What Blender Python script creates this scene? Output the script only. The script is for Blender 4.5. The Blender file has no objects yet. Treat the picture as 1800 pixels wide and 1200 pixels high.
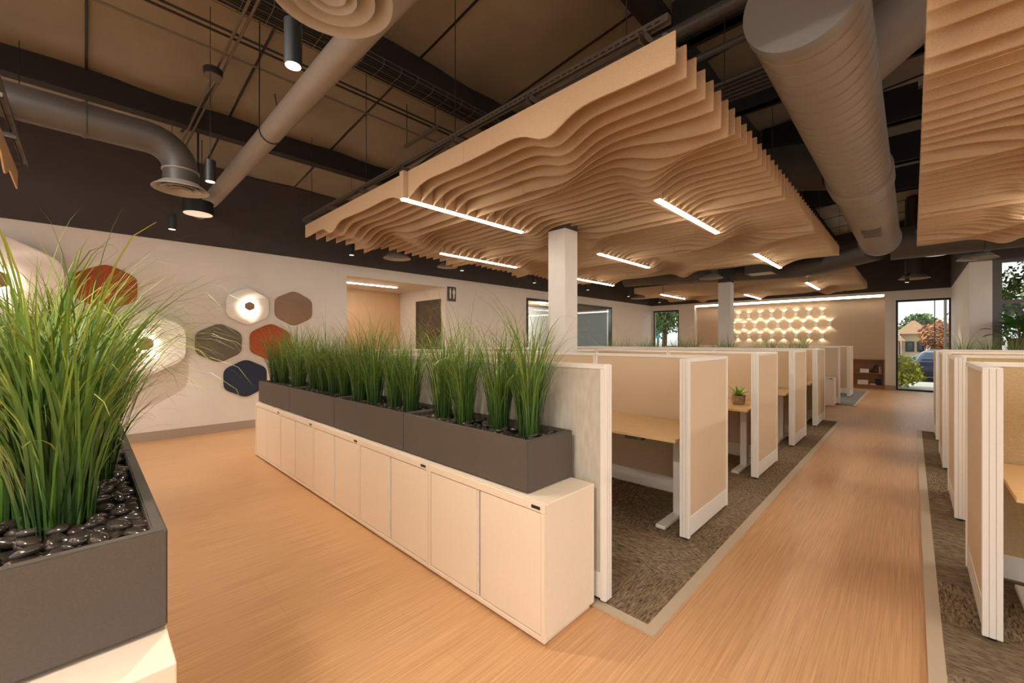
import bpy, bmesh, math, random
from mathutils import Vector, Matrix, noise
random.seed(7)
PI = math.pi
SC = bpy.context.scene
COL = SC.collection

# ------------------------------------------------------------------ camera, world, sun, exposure
cam = bpy.data.cameras.new('camera'); cam_o = bpy.data.objects.new('camera', cam); COL.objects.link(cam_o)
cam_o.location = (0, 0, 1.5); cam_o.rotation_euler = (PI/2, 0, math.atan2(704, 727))
cam.sensor_width = 36; cam.lens = 727*36/1800; cam.clip_start = 0.05; cam.clip_end = 400
SC.camera = cam_o
SC.view_settings.view_transform = 'Standard'; SC.view_settings.look = 'None'
SC.view_settings.exposure = 0.60; SC.view_settings.gamma = 1; SC.view_settings.use_curve_mapping = False
SC.cycles.max_bounces = 7; SC.cycles.diffuse_bounces = 4; SC.cycles.glossy_bounces = 3
SC.cycles.transmission_bounces = 5; SC.cycles.sample_clamp_indirect = 6; SC.cycles.caustics_reflective = False
SC.cycles.caustics_refractive = False
w = bpy.data.worlds.new('sky'); SC.world = w; w.use_nodes = True
nt = w.node_tree; nt.nodes.clear()
wo = nt.nodes.new('ShaderNodeOutputWorld'); wb = nt.nodes.new('ShaderNodeBackground')
tcw = nt.nodes.new('ShaderNodeTexCoord'); sep = nt.nodes.new('ShaderNodeSeparateXYZ'); rmp = nt.nodes.new('ShaderNodeValToRGB')
nt.links.new(tcw.outputs['Generated'], sep.inputs[0]); nt.links.new(sep.outputs['Z'], rmp.inputs[0])
rmp.color_ramp.elements[0].position = 0.0; rmp.color_ramp.elements[0].color = (1.0, .97, .93, 1)
rmp.color_ramp.elements[1].position = 0.7; rmp.color_ramp.elements[1].color = (.84, .90, 1.0, 1)
nt.links.new(rmp.outputs[0], wb.inputs[0]); wb.inputs[1].default_value = 0.80
nt.links.new(wb.outputs[0], wo.inputs[0])
sun = bpy.data.lights.new('sun', 'SUN'); sun.energy = 2.2; sun.angle = .01; sun.color = (1, .93, .82)
so = bpy.data.objects.new('sun', sun); COL.objects.link(so)
so.rotation_euler = Vector((-.8, -.28, .75)).to_track_quat('Z', 'Y').to_euler()

# ------------------------------------------------------------------ helpers
def lin(c):
    return tuple(((v/255)/12.92 if v/255 <= .04045 else (((v/255)+.055)/1.055)**2.4) for v in c)
MATS = {}
def mat(name, rgb, rough=.6, metal=0, nscale=0, namt=0, bump=0, bscale=60, spec=None, stretch=None, emit=None, estr=0, coat=0):
    m = bpy.data.materials.new(name); m.use_nodes = True; t = m.node_tree
    b = t.nodes['Principled BSDF']; c = lin(rgb)
    b.inputs['Base Color'].default_value = (*c, 1); b.inputs['Roughness'].default_value = rough
    b.inputs['Metallic'].default_value = metal
    if spec is not None: b.inputs['Specular IOR Level'].default_value = spec
    if coat: b.inputs['Coat Weight'].default_value = coat; b.inputs['Coat Roughness'].default_value = .08
    tc = t.nodes.new('ShaderNodeTexCoord'); mp = t.nodes.new('ShaderNodeMapping')
    t.links.new(tc.outputs['Object'], mp.inputs[0])
    if stretch: mp.inputs['Scale'].default_value = stretch
    if nscale:
        n = t.nodes.new('ShaderNodeTexNoise'); n.inputs['Scale'].default_value = nscale; n.inputs['Detail'].default_value = 4
        t.links.new(mp.outputs[0], n.inputs['Vector'])
        r = t.nodes.new('ShaderNodeValToRGB'); t.links.new(n.outputs['Fac'], r.inputs[0])
        r.color_ramp.elements[0].position = .3; r.color_ramp.elements[1].position = .7
        r.color_ramp.elements[0].color = (*[v*(1-namt) for v in c], 1)
        r.color_ramp.elements[1].color = (*[min(1, v*(1+namt)) for v in c], 1)
        t.links.new(r.outputs[0], b.inputs['Base Color'])
    if bump:
        n2 = t.nodes.new('ShaderNodeTexNoise'); n2.inputs['Scale'].default_value = bscale; n2.inputs['Detail'].default_value = 3
        t.links.new(mp.outputs[0], n2.inputs['Vector'])
        bp = t.nodes.new('ShaderNodeBump'); bp.inputs['Strength'].default_value = bump; bp.inputs['Distance'].default_value = .01
        t.links.new(n2.outputs['Fac'], bp.inputs['Height']); t.links.new(bp.outputs[0], b.inputs['Normal'])
    if emit: b.inputs['Emission Color'].default_value = (*emit, 1); b.inputs['Emission Strength'].default_value = estr
    MATS[name] = m; return m
def new(name, bm, m, parent=None, off=None, smooth=False):
    me = bpy.data.meshes.new(name); 
    o = None
    off = Vector(off) if off is not None else (parent_world(parent) if parent else Vector((0, 0, 0)))
    if off.length: bmesh.ops.translate(bm, verts=bm.verts, vec=-off)
    bmesh.ops.recalc_face_normals(bm, faces=bm.faces)
    if smooth:
        for f in bm.faces: f.smooth = True
        for e in bm.edges:
            if len(e.link_faces) == 2 and e.calc_face_angle(0) > .6: e.smooth = False
    bm.to_mesh(me); bm.free(); me.materials.append(m)
    o = bpy.data.objects.new(name, me); COL.objects.link(o)
    if parent: o.parent = parent
    elif off.length: o.location = off
    return o
def parent_world(p):
    v = Vector(p.location)
    return v if p.parent is None else v + parent_world(p.parent)
def tag(o, label, cat=None, group=None, kind=None):
    if label: o['label'] = label
    if cat: o['category'] = cat
    if group: o['group'] = group
    if kind: o['kind'] = kind
    return o
def thing(name, label, cat, loc=(0, 0, 0), group=None):
    o = bpy.data.objects.new(name, None); COL.objects.link(o); o.location = loc; o.empty_display_size = .1
    return tag(o, label, cat, group)
def struct(name, bm, m, parent=None, smooth=False):
    o = new(name, bm, m, parent, smooth=smooth)
    if not parent: o['kind'] = 'structure'
    return o
def dup(root, loc, label=None, group=None, rz=None, sc=None):
    r = root.copy(); COL.objects.link(r); r.location = loc
    if label: r['label'] = label
    if group: r['group'] = group
    if rz is not None: r.rotation_euler = (0, 0, rz)
    if sc: r.scale = (sc, sc, sc)
    for ch in list(root.children):
        c = ch.copy(); COL.objects.link(c); c.parent = r
        for g in list(ch.children):
            d = g.copy(); COL.objects.link(d); d.parent = c
    return r
def B(): return bmesh.new()
def box(bm, x0, x1, y0, y1, z0, z1, bev=0):
    if x1 < x0: x0, x1 = x1, x0
    if y1 < y0: y0, y1 = y1, y0
    vs = [bm.verts.new((x, y, z)) for x in (x0, x1) for y in (y0, y1) for z in (z0, z1)]
    fs = [(0, 1, 3, 2), (4, 6, 7, 5), (0, 4, 5, 1), (2, 3, 7, 6), (0, 2, 6, 4), (1, 5, 7, 3)]
    nf = [bm.faces.new([vs[i] for i in f]) for f in fs]
    if bev:
        es = list({e for f in nf for e in f.edges})
        bmesh.ops.bevel(bm, geom=es, offset=bev, segments=2, affect='EDGES', profile=.5)
    return bm
def bx(*a, **k): return box(B(), *a, **k)
def ring(bm, c, ax, r, seg, ref=None):
    ax = Vector(ax).normalized(); u = ax.orthogonal().normalized() if ref is None else ref
    v = ax.cross(u)
    return [bm.verts.new(Vector(c) + (u*math.cos(2*PI*i/seg) + v*math.sin(2*PI*i/seg))*r) for i in range(seg)]
def tube(bm, pts, r, seg=10, cap=True):
    pts = [Vector(p) for p in pts]; rs = r if isinstance(r, (list, tuple)) else [r]*len(pts)
    prev = None; first = None; ref = None
    for i, p in enumerate(pts):
        d = (pts[min(i+1, len(pts)-1)] - pts[max(i-1, 0)]).normalized()
        if ref is None: ref = d.orthogonal().normalized()
        else: ref = (ref - d*ref.dot(d)).normalized()
        cur = ring(bm, p, d, rs[i], seg, ref)
        if prev:
            for k in range(seg): bm.faces.new((prev[k], prev[(k+1) % seg], cur[(k+1) % seg], cur[k]))
        else: first = cur
        prev = cur
    if cap: bm.faces.new(first[::-1]); bm.faces.new(prev)
    return bm
def lathe(bm, c, prof, seg=32, axis='Z', close=True):
    c = Vector(c); prev = None; first = None
    for (r, h) in prof:
        r = max(r, 1e-4); cur = []
        for i in range(seg):
            a = 2*PI*i/seg; x, y = r*math.cos(a), r*math.sin(a)
            cur.append(bm.verts.new(c + (Vector((x, y, h)) if axis == 'Z' else Vector((x, h, y)) if axis == 'Y' else Vector((h, x, y)))))
        if prev:
            for k in range(seg): bm.faces.new((prev[k], prev[(k+1) % seg], cur[(k+1) % seg], cur[k]))
        else: first = cur
        prev = cur
    if close: bm.faces.new(first[::-1]); bm.faces.new(prev)
    return bm
def prism(bm, pts, d):
    """extrude closed polygon (list of 3d points) along vector d"""
    d = Vector(d); a = [bm.verts.new(Vector(p)) for p in pts]; b = [bm.verts.new(Vector(p)+d) for p in pts]
    n = len(pts); bm.faces.new(a); bm.faces.new(b[::-1])
    for i in range(n): bm.faces.new((a[i], b[i], b[(i+1) % n], a[(i+1) % n]))
    return bm
def light(name, typ, loc, energy, color, parent=None, **k):
    l = bpy.data.lights.new(name, typ); l.energy = energy; l.color = color
    for a, v in k.items():
        if a != 'rot': setattr(l, a, v)
    o = bpy.data.objects.new(name, l); COL.objects.link(o); o.location = loc
    if 'rot' in k: o.rotation_euler = k['rot']
    if parent: o.parent = parent; o.location = Vector(loc) - parent_world(parent)
    return o
ORD = ['first', 'second', 'third', 'fourth', 'fifth', 'sixth', 'seventh', 'eighth', 'ninth', 'tenth', 'eleventh', 'twelfth',
       'thirteenth', 'fourteenth', 'fifteenth', 'sixteenth', 'seventeenth', 'eighteenth', 'nineteenth', 'twentieth']
WARM = (1, .92, .80)

# ------------------------------------------------------------------ materials
white = mat('white_paint', (226, 219, 210), .6, nscale=3, namt=.02)
whitemetal = mat('white_powder_coat', (238, 230, 218), .38, nscale=90, namt=.015)
cabwhite = mat('cabinet_white', (232, 214, 190), .42, nscale=60, namt=.02)
dark = mat('charcoal_paint', (70, 64, 62), .8, nscale=4, namt=.06)
taupe = mat('taupe_vinyl', (166, 150, 134), .6)
fabric = mat('oatmeal_fabric', (214, 189, 157), .95, nscale=260, namt=.10, bump=.15, bscale=400)
fabric_r = mat('woven_straw_fabric', (205, 177, 132), .95, nscale=90, namt=.12, bump=.3, bscale=160, stretch=(1, 1, 4))
fabric_g = mat('grey_streaked_fabric', (198, 189, 172), .9, nscale=30, namt=.10, stretch=(1.5, 1.5, .35))
felt = mat('tan_felt', (204, 172, 136), .92, nscale=130, namt=.09, bump=.1, bscale=300)
planterm = mat('charcoal_planter', (84, 74, 64), .75, nscale=150, namt=.08, bump=.25, bscale=320)
soil = mat('dark_soil', (28, 24, 20), .95, bump=.6, bscale=60)
rock = mat('polished_black_pebble', (52, 44, 38), .16, nscale=14, namt=.5, bump=.25, bscale=22)
deskw = mat('light_oak_laminate', (222, 182, 128), .42, nscale=6, namt=.10, stretch=(1, 14, 6))
duct_m = mat('taupe_painted_duct', (142, 132, 122), .5, nscale=8, namt=.04)
duct_d = mat('dark_painted_duct', (78, 73, 68), .45, nscale=8, namt=.06)
steel_d = mat('dark_painted_steel', (34, 28, 25), .6)
strutm = mat('galvanised_strut', (110, 102, 94), .45, .4)
black = mat('matte_black', (28, 30, 31), .45)
blackfr = mat('black_frame', (26, 26, 30), .4)
bronze = mat('dark_bronze_door', (78, 66, 56), .45)
rustf = mat('rust_felt', (172, 84, 50), .95, nscale=170, namt=.16)
greyf = mat('grey_felt', (112, 104, 95), .95, nscale=170, namt=.22)
brownf = mat('brown_felt', (148, 120, 98), .95, nscale=170, namt=.12)
navyf = mat('navy_felt', (48, 54, 74), .95, nscale=170, namt=.1)
insul = mat('tan_insulation_fabric', (142, 132, 116), .7, nscale=1.6, namt=.14, bump=.9, bscale=1.7)
walnut = mat('walnut_shelf', (150, 108, 74), .5, nscale=8, namt=.14, stretch=(12, 1, 2))
maple = mat('pale_maple_panel', (206, 170, 130), .45, nscale=5, namt=.06, stretch=(1, 10, .7))
led = mat('warm_led_diffuser', (255, 240, 215), .5, emit=(1, .90, .76), estr=30)
led_cove = mat('warm_led_cove', (255, 240, 215), .5, emit=(1, .88, .70), estr=9)
glow = mat('lamp_lens', (255, 245, 225), .5, emit=(1, .88, .70), estr=6)
lens_dim = mat('lamp_lens_dim', (255, 245, 225), .4, emit=(1, .90, .74), estr=.9)
shade = mat('white_acrylic_shade', (245, 238, 228), .5)
hexglow = mat('hex_lamp_ring', (255, 245, 230), .5, emit=(1, .90, .76), estr=60)
grillm = mat('taupe_diffuser', (168, 158, 146), .5)
plasticd = mat('dark_plastic', (38, 36, 36), .35)
concrete = mat('pale_concrete', (206, 198, 186), .8, nscale=2, namt=.06)
asphalt = mat('parking_asphalt', (150, 148, 146), .85, nscale=3, namt=.1)
stucco = mat('tan_stucco', (206, 170, 128), .9, nscale=3, namt=.06)
stucco2 = mat('cream_stucco', (228, 205, 160), .9, nscale=3, namt=.05)
terracotta = mat('clay_roof', (176, 136, 100), .8, nscale=12, namt=.2)
carpaint = mat('dark_blue_car_paint', (52, 56, 88), .25, .5, coat=1)
carglass = mat('tinted_car_glass', (60, 74, 84), .08, spec=.8)
cardark = mat('car_black_trim', (22, 22, 24), .5)
redl = mat('tail_lamp_red', (150, 20, 24), .25)
rubber = mat('tyre_rubber', (24, 24, 24), .8)
bark = mat('tree_bark', (92, 70, 52), .9, nscale=9, namt=.25)
pot = mat('weathered_stone_pot', (158, 132, 106), .9, nscale=26, namt=.3, bump=.5, bscale=110)
bluebag = mat('navy_cloth', (30, 38, 70), .8)
paper = mat('paper_white', (240, 232, 220), .8)

def leafmat(name, base, tip, rough=.42, mid=None):
    m = bpy.data.materials.new(name); m.use_nodes = True; t = m.node_tree; b = t.nodes['Principled BSDF']
    at = t.nodes.new('ShaderNodeAttribute'); at.attribute_name = 'tone'
    r = t.nodes.new('ShaderNodeValToRGB'); t.links.new(at.outputs['Fac'], r.inputs[0]); t.links.new(r.outputs[0], b.inputs['Base Color'])
    r.color_ramp.elements[0].color = (*lin(base), 1); r.color_ramp.elements[1].color = (*lin(tip), 1)
    if mid: e = r.color_ramp.elements.new(.42); e.color = (*lin(mid), 1)
    b.inputs['Roughness'].default_value = rough
    return m
grassm = leafmat('grass_blade_green', (34, 60, 26), (196, 202, 88), .38, (88, 126, 44))
succ = leafmat('succulent_green', (60, 120, 30), (150, 200, 60))
bigleaf = leafmat('broad_leaf_green', (26, 84, 24), (80, 150, 50))
treeg = leafmat('tree_foliage_green', (46, 70, 34), (120, 146, 70), .8)
treeo = leafmat('tree_foliage_orange', (150, 90, 56), (226, 166, 112), .8)
shruby = leafmat('shrub_yellow_green', (90, 120, 20), (226, 220, 60), .8)

def glassmat(name, tint, gloss):
    m = bpy.data.materials.new(name); m.use_nodes = True; t = m.node_tree; t.nodes.clear()
    o = t.nodes.new('ShaderNodeOutputMaterial'); mx = t.nodes.new('ShaderNodeMixShader')
    tr = t.nodes.new('ShaderNodeBsdfTransparent'); tr.inputs[0].default_value = (*tint, 1)
    gl = t.nodes.new('ShaderNodeBsdfGlossy'); gl.inputs['Roughness'].default_value = .02
    fr = t.nodes.new('ShaderNodeFresnel'); fr.inputs[0].default_value = gloss
    ge = t.nodes.new('ShaderNodeNewGeometry'); sb = t.nodes.new('ShaderNodeMath'); sb.operation = 'SUBTRACT'; sb.inputs[0].default_value = 1
    mu = t.nodes.new('ShaderNodeMath'); mu.operation = 'MULTIPLY'
    t.links.new(ge.outputs['Backfacing'], sb.inputs[1]); t.links.new(sb.outputs[0], mu.inputs[0]); t.links.new(fr.outputs[0], mu.inputs[1])
    t.links.new(mu.outputs[0], mx.inputs[0]); t.links.new(tr.outputs[0], mx.inputs[1]); t.links.new(gl.outputs[0], mx.inputs[2])
    t.links.new(mx.outputs[0], o.inputs[0]); return m
glass = glassmat('window_glass', (.95, .98, .97), 1.4)
officeglass = glassmat('office_glass', (.75, .82, .82), 1.6)

def floor_mat():
    m = bpy.data.materials.new('honey_oak_vinyl_plank'); m.use_nodes = True; t = m.node_tree; b = t.nodes['Principled BSDF']
    tc = t.nodes.new('ShaderNodeTexCoord'); sp = t.nodes.new('ShaderNodeSeparateXYZ'); cb = t.nodes.new('ShaderNodeCombineXYZ')
    t.links.new(tc.outputs['Object'], sp.inputs[0]); t.links.new(sp.outputs['Y'], cb.inputs['X']); t.links.new(sp.outputs['X'], cb.inputs['Y'])
    br = t.nodes.new('ShaderNodeTexBrick'); br.inputs['Scale'].default_value = 1; br.inputs['Brick Width'].default_value = 1.22
    br.inputs['Row Height'].default_value = .185; br.inputs['Mortar Size'].default_value = .0007; br.offset = .37
    br.inputs['Color1'].default_value = (*lin((205, 157, 110)), 1); br.inputs['Color2'].default_value = (*lin((208, 160, 113)), 1)
    br.inputs['Mortar'].default_value = (*lin((180, 130, 92)), 1); t.links.new(cb.outputs[0], br.inputs['Vector'])
    mp = t.nodes.new('ShaderNodeMapping'); mp.inputs['Scale'].default_value = (1.6, 95, 1); t.links.new(cb.outputs[0], mp.inputs[0])
    n = t.nodes.new('ShaderNodeTexNoise'); n.inputs['Scale'].default_value = 1.3; n.inputs['Detail'].default_value = 5; t.links.new(mp.outputs[0], n.inputs['Vector'])
    mx = t.nodes.new('ShaderNodeMixRGB'); mx.blend_type = 'MULTIPLY'; mx.inputs[0].default_value = 1
    r = t.nodes.new('ShaderNodeValToRGB'); t.links.new(n.outputs['Fac'], r.inputs[0])
    r.color_ramp.elements[0].position = .25; r.color_ramp.elements[0].color = (.70, .66, .60, 1)
    r.color_ramp.elements[1].position = .75; r.color_ramp.elements[1].color = (1.1, 1.1, 1.1, 1)
    t.links.new(br.outputs['Color'], mx.inputs[1]); t.links.new(r.outputs[0], mx.inputs[2]); t.links.new(mx.outputs[0], b.inputs['Base Color'])
    b.inputs['Roughness'].default_value = .38
    return m
floorm = floor_mat()
def carpet_mat(name, along, lo, hi):
    m = bpy.data.materials.new(name); m.use_nodes = True; t = m.node_tree; b = t.nodes['Principled BSDF']
    tc = t.nodes.new('ShaderNodeTexCoord'); mp = t.nodes.new('ShaderNodeMapping')
    mp.inputs['Scale'].default_value = (20, 95, 1) if along else (95, 20, 1)
    t.links.new(tc.outputs['Object'], mp.inputs[0])
    oi = t.nodes.new('ShaderNodeObjectInfo'); ad = t.nodes.new('ShaderNodeVectorMath'); ad.operation = 'ADD'
    cb = t.nodes.new('ShaderNodeCombineXYZ'); ml = t.nodes.new('ShaderNodeMath'); ml.operation = 'MULTIPLY'; ml.inputs[1].default_value = 50
    t.links.new(oi.outputs['Random'], ml.inputs[0]); t.links.new(ml.outputs[0], cb.inputs['Z']); t.links.new(mp.outputs[0], ad.inputs[0]); t.links.new(cb.outputs[0], ad.inputs[1])
    n = t.nodes.new('ShaderNodeTexNoise'); n.inputs['Scale'].default_value = 1; n.inputs['Detail'].default_value = 5; n.inputs['Roughness'].default_value = .7
    t.links.new(ad.outputs[0], n.inputs['Vector'])
    r = t.nodes.new('ShaderNodeValToRGB'); t.links.new(n.outputs['Fac'], r.inputs[0])
    r.color_ramp.elements[0].position = .36; r.color_ramp.elements[0].color = (*lin(lo), 1)
    r.color_ramp.elements[1].position = .66; r.color_ramp.elements[1].color = (*lin(hi), 1)
    t.links.new(r.outputs[0], b.inputs['Base Color']); b.inputs['Roughness'].default_value = 1; b.inputs['Specular IOR Level'].default_value = .1
    bp = t.nodes.new('ShaderNodeBump'); bp.inputs['Strength'].default_value = .5; bp.inputs['Distance'].default_value = .006
    t.links.new(n.outputs['Fac'], bp.inputs['Height']); t.links.new(bp.outputs[0], b.inputs['Normal'])
    return m
carp = [carpet_mat('carpet_streak_a', True, (72, 59, 46), (172, 149, 118)), carpet_mat('carpet_streak_b', False, (66, 55, 43), (162, 138, 108)),
        carpet_mat('carpet_streak_c', True, (84, 70, 54), (148, 126, 100))]
carpb = [carpet_mat('carpet_blue_a', True, (84, 84, 84), (168, 164, 156)), carpet_mat('carpet_blue_b', False, (90, 92, 94), (150, 148, 144))]

# ------------------------------------------------------------------ room shell
WX = -8.25; ZP = 3.06; YB = 17.4
def roof_z(x): return 4.28 + .10*(x - WX)
struct('floor', bx(-12, 7, -5, 18, -.2, 0), floorm)
struct('wall_left_front', bx(WX-.2, WX, -5, 3.70, 0, ZP), white)
bm = bx(WX-.2, WX, 3.70, 6.17, 2.83, ZP); struct('wall_left_alcove_header', bm, white)
struct('wall_left_middle', bx(WX-.2, WX, 6.17, 9.13, 0, ZP), white)
struct('wall_left_window_header', bx(WX-.2, WX, 9.13, 13.98, 2.80, ZP), white)
struct('wall_left_window_sill', bx(WX-.2, WX, 9.13, 13.98, 0, .6), white)
struct('wall_left_back', bx(WX-.2, WX, 13.98, YB+.2, 0, ZP), white)
struct('wall_left_upper', bx(WX-.21, WX+.012, -5, YB+.2, ZP, 4.34), dark)
# back wall
struct('wall_back_corner', bx(WX, -8.18, YB, YB+.2, 0, ZP), white)
bm = bx(-8.18, -7.07, YB, YB+.2, 2.83, ZP); box(bm, -8.18, -7.07, YB, YB+.2, 0, .5); struct('wall_back_window_surround', bm, white)
struct('wall_back_left', bx(-7.07, -6.42, YB, YB+.3, 0, ZP), white)
struct('wall_back_niche', bx(-6.42, -.62, YB+.3, YB+.4, 0, ZP+.05), mat('beige_acoustic_wall', (196, 172, 146), .9, nscale=90, namt=.04))
struct('trim_niche_header', bx(-6.42, -.62, YB-.01, YB+.06, 2.97, ZP), white)
struct('wall_back_pilaster', bx(-.62, -.37, YB, YB+.35, 0, ZP), white)
struct('wall_back_door_header', bx(-.37, .82, YB, YB+.3, 2.77, ZP), white)
struct('wall_back_upper', bx(WX, 1.1, YB-.012, YB+.4, ZP, 5.5), dark)
# right jog and window wall
struct('wall_right_return', bx(.80, .9, 12.352, YB+.3, 0, ZP), white)
struct('wall_right_pilaster', bx(.80, 1.10, 12.1, 12.35, 0, ZP), white)
bm = bx(.788, .912, 12.088, YB+.3, ZP, 5.6); box(bm, .79, 7, 12.088, 12.36, ZP, 5.6); struct('wall_right_upper', bm, dark)
struct('wall_right_sill', bx(1.10, 7, 12.1, 12.35, 0, .95), white)
# ceiling, sloped
bm = B(); xs = [-8.45 + i*(15.5/44) for i in range(45)]; ys = [-5 + j*(23/68) for j in range(69)]
g = []
for x in xs:
    row = []
    for y in ys:
        v = (y % 1.35)/1.35; sag = .05*math.sin(PI*v) + .02*noise.noise(Vector((x*1.3, y*1.6, 3)))
        row.append(bm.verts.new((x, y, roof_z(x) + .12 - sag)))
    g.append(row)
for i in range(44):
    for j in range(68): bm.faces.new((g[i][j], g[i+1][j], g[i+1][j+1], g[i][j+1]))
o = struct('ceiling', bm, insul, smooth=True)
# roof deck over the insulation
struct('ceiling_deck', prism(B(), [(-8.45, -5, 4.45), (7.05, -5, 6.0), (7.05, -5, 6.1), (-8.45, -5, 4.55)], (0, 23, 0)), dark)
# seams (thin straps) across
k = 0
for j in range(-3, 13):
    y = j*1.35
    if -4.9 < y < 17.3:
        prismpts = [(-8.25, y, roof_z(-8.25)+.09), (6.9, y, roof_z(6.9)+.09), (6.9, y, roof_z(6.9)+.125), (-8.25, y, roof_z(-8.25)+.125)]
        k += 1; struct('trim_%d' % k, prism(B(), prismpts, (0, .022, 0)), steel_d)
# purlin beams along the aisle direction
for i, x in enumerate((-6.67, -4.15, -1.9)):
    z1 = roof_z(x)+.10; lab = ['dark roof beam nearest the hexagon wall', 'dark roof beam carrying the wire cable tray', 'dark roof beam above the near felt ceiling cloud'][i]
    hgt = .30 if i != 1 else .34
    r = thing('roof_beam', lab, 'beam', (x, 6, z1-hgt))
    new('beam_web', bx(x-.05, x+.05, -4.9, 17.3, z1-hgt+.02, z1), steel_d, r)
    new('beam_flange', bx(x-.08, x+.08, -4.9, 17.3, z1-hgt, z1-hgt+.02), steel_d, r)
for i, y in enumerate((4.3, 6.1, 7.9, 9.7, 11.5)):
    z0 = 4.55
    r = thing('roof_joist', 'dark deep roof joist across the aisle, %s from the near end of the big duct' % ORD[i], 'joist', (2, y, z0))
    new('joist_web', bx(-1.8, 6.9, y-.05, y+.05, z0, roof_z(-1.8)+.1), steel_d, r)
    new('joist_flange', bx(-1.8, 6.9, y-.10, y+.10, z0, z0+.03), steel_d, r)

# baseboards
struct('baseboard_left', bx(WX, WX+.015, -5, 3.70, 0, .14), taupe)
struct('baseboard_left_middle', bx(WX, WX+.015, 6.17, YB, 0, .14), taupe)
struct('baseboard_back', bx(-.62, -.37, YB-.015, YB, 0, .14), taupe)
struct('baseboard_back_left', bx(-8.2, -6.42, YB-.015, YB, 0, .14), taupe)

# alcove off the left wall
struct('wall_alcove_back', bx(-10.5, -10.35, 1.6, 6.3, 0, 2.88), maple)
struct('wall_alcove_side', bx(-10.5, WX-.2, 6.17, 6.3, 0, 2.95), white)
struct('wall_alcove_near', bx(-10.5, WX-.2, 1.5, 1.6, 0, 2.95), white)
struct('ceiling_alcove', bx(-10.5, WX-.2, 1.5, 6.3, 2.85, 2.95), white)
r = thing('linear_alcove_light', 'long recessed light strip in the ceiling of the restroom alcove', 'light', (-9.2, 4.2, 2.83))
new('housing', bx(-9.26, -9.14, 2.6, 5.4, 2.838, 2.85), whitemetal, r); new('diffuser', bx(-9.24, -9.16, 2.62, 5.38, 2.828, 2.838), led, r)
bm = bx(-9.52, -8.44, 6.14, 6.17, 2.50, 2.56); box(bm, -9.52, -9.45, 6.14, 6.17, 0, 2.5); box(bm, -8.51, -8.44, 6.14, 6.17, 0, 2.5)
dr = struct('door_1', bm, bronze); new('door_leaf', bx(-9.45, -8.51, 6.155, 6.169, 0.01, 2.5), bronze, dr)
new('door_handle', tube(B(), [(-8.6, 6.155, 1.02), (-8.6, 6.10, 1.02), (-8.74, 6.10, 1.02)], .01), strutm, dr)
# restroom sign
r = thing('restroom_sign', 'dark restroom sign with two pale figures beside the alcove opening', 'sign', (WX+.015, 6.35, 2.68))
new('plate', bx(WX, WX+.02, 6.22, 6.48, 2.50, 2.86, .003), bronze, r)
bm = B()
for yc in (6.30, 6.41):
    lathe(bm, (WX+.02, yc, 2.80), [(.018, 0), (.018, .004)], 14, 'X')
    w_ = .03 if yc > 6.35 else .024
    prism(bm, [(WX+.02, yc-w_, 2.775), (WX+.02, yc+w_, 2.775), (WX+.02, yc+w_*(1.25 if yc > 6.35 else .8), 2.68), (WX+.02, yc+.018, 2.68), (WX+.02, yc+.018, 2.57), (WX+.02, yc-.018, 2.57), (WX+.02, yc-.018, 2.68), (WX+.02, yc-w_*(1.25 if yc > 6.35 else .8), 2.68)], (.004, 0, 0))
new('pictogram', bm, paper, r)
# interior office window on left wall + room behind
wf = bx(WX-.1, WX+.02, 9.13, 9.20, .6, 2.80); box(wf, WX-.1, WX+.02, 13.91, 13.98, .6, 2.8); box(wf, WX-.1, WX+.02, 9.2, 13.91, 2.73, 2.8)
box(wf, WX-.1, WX+.02, 9.2, 13.91, .6, .66); box(wf, WX-.08, WX, 11.5, 11.56, .66, 2.73)
wf = struct('window_1', wf, blackfr)
for a, b_ in ((9.2, 11.5), (11.56, 13.91)): new('pane', bx(WX-.045, WX-.035, a, b_, .66, 2.73), officeglass, wf)
struct('wall_office_back', bx(-11.6, -11.5, 7.5, 16.5, 0, 3), white); struct('wall_office_side', bx(-11.6, WX-.2, 16.4, 16.5, 0, 3), mat('office_blue_grey', (150, 166, 176), .8))
struct('wall_office_near', bx(-11.6, WX-.2, 7.5, 7.6, 0, 3), white); struct('ceiling_office', bx(-11.6, WX-.2, 7.5, 16.5, 2.95, 3.05), walnut)
light('office_lamp', 'POINT', (-10, 12, 2.6), 170, (1, .95, .9), shadow_soft_size=.2)
# back-left window
wf = bx(-8.18, -8.14, YB, YB+.08, .5, 2.83); box(wf, -7.11, -7.07, YB, YB+.08, .5, 2.83); box(wf, -8.14, -7.11, YB, YB+.08, 2.77, 2.83); box(wf, -8.14, -7.11, YB, YB+.08, .5, .55)
wf = struct('window_2', wf, blackfr); new('pane', bx(-8.14, -7.11, YB+.03, YB+.04, .55, 2.77), glass, wf)
# glazed door right at the end of the aisle
wf = bx(-.37, -.32, YB, YB+.08, 0, 2.77); box(wf, .76, .80, YB, YB+.08, 0, 2.77); box(wf, -.32, .76, YB, YB+.08, 2.71, 2.77); box(wf, -.32, .76, YB, YB+.08, 0, .05)
wf = struct('door_2', wf, blackfr); new('pane', bx(-.32, .46, YB+.03, YB+.04, .05, 2.71), glass, wf); new('pane', bx(.48, .76, YB+.03, YB+.04, .05, 2.71), glass, wf)
new('mullion', bx(.46, .48, YB+.02, YB+.06, .05, 2.71), strutm, wf)
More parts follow.
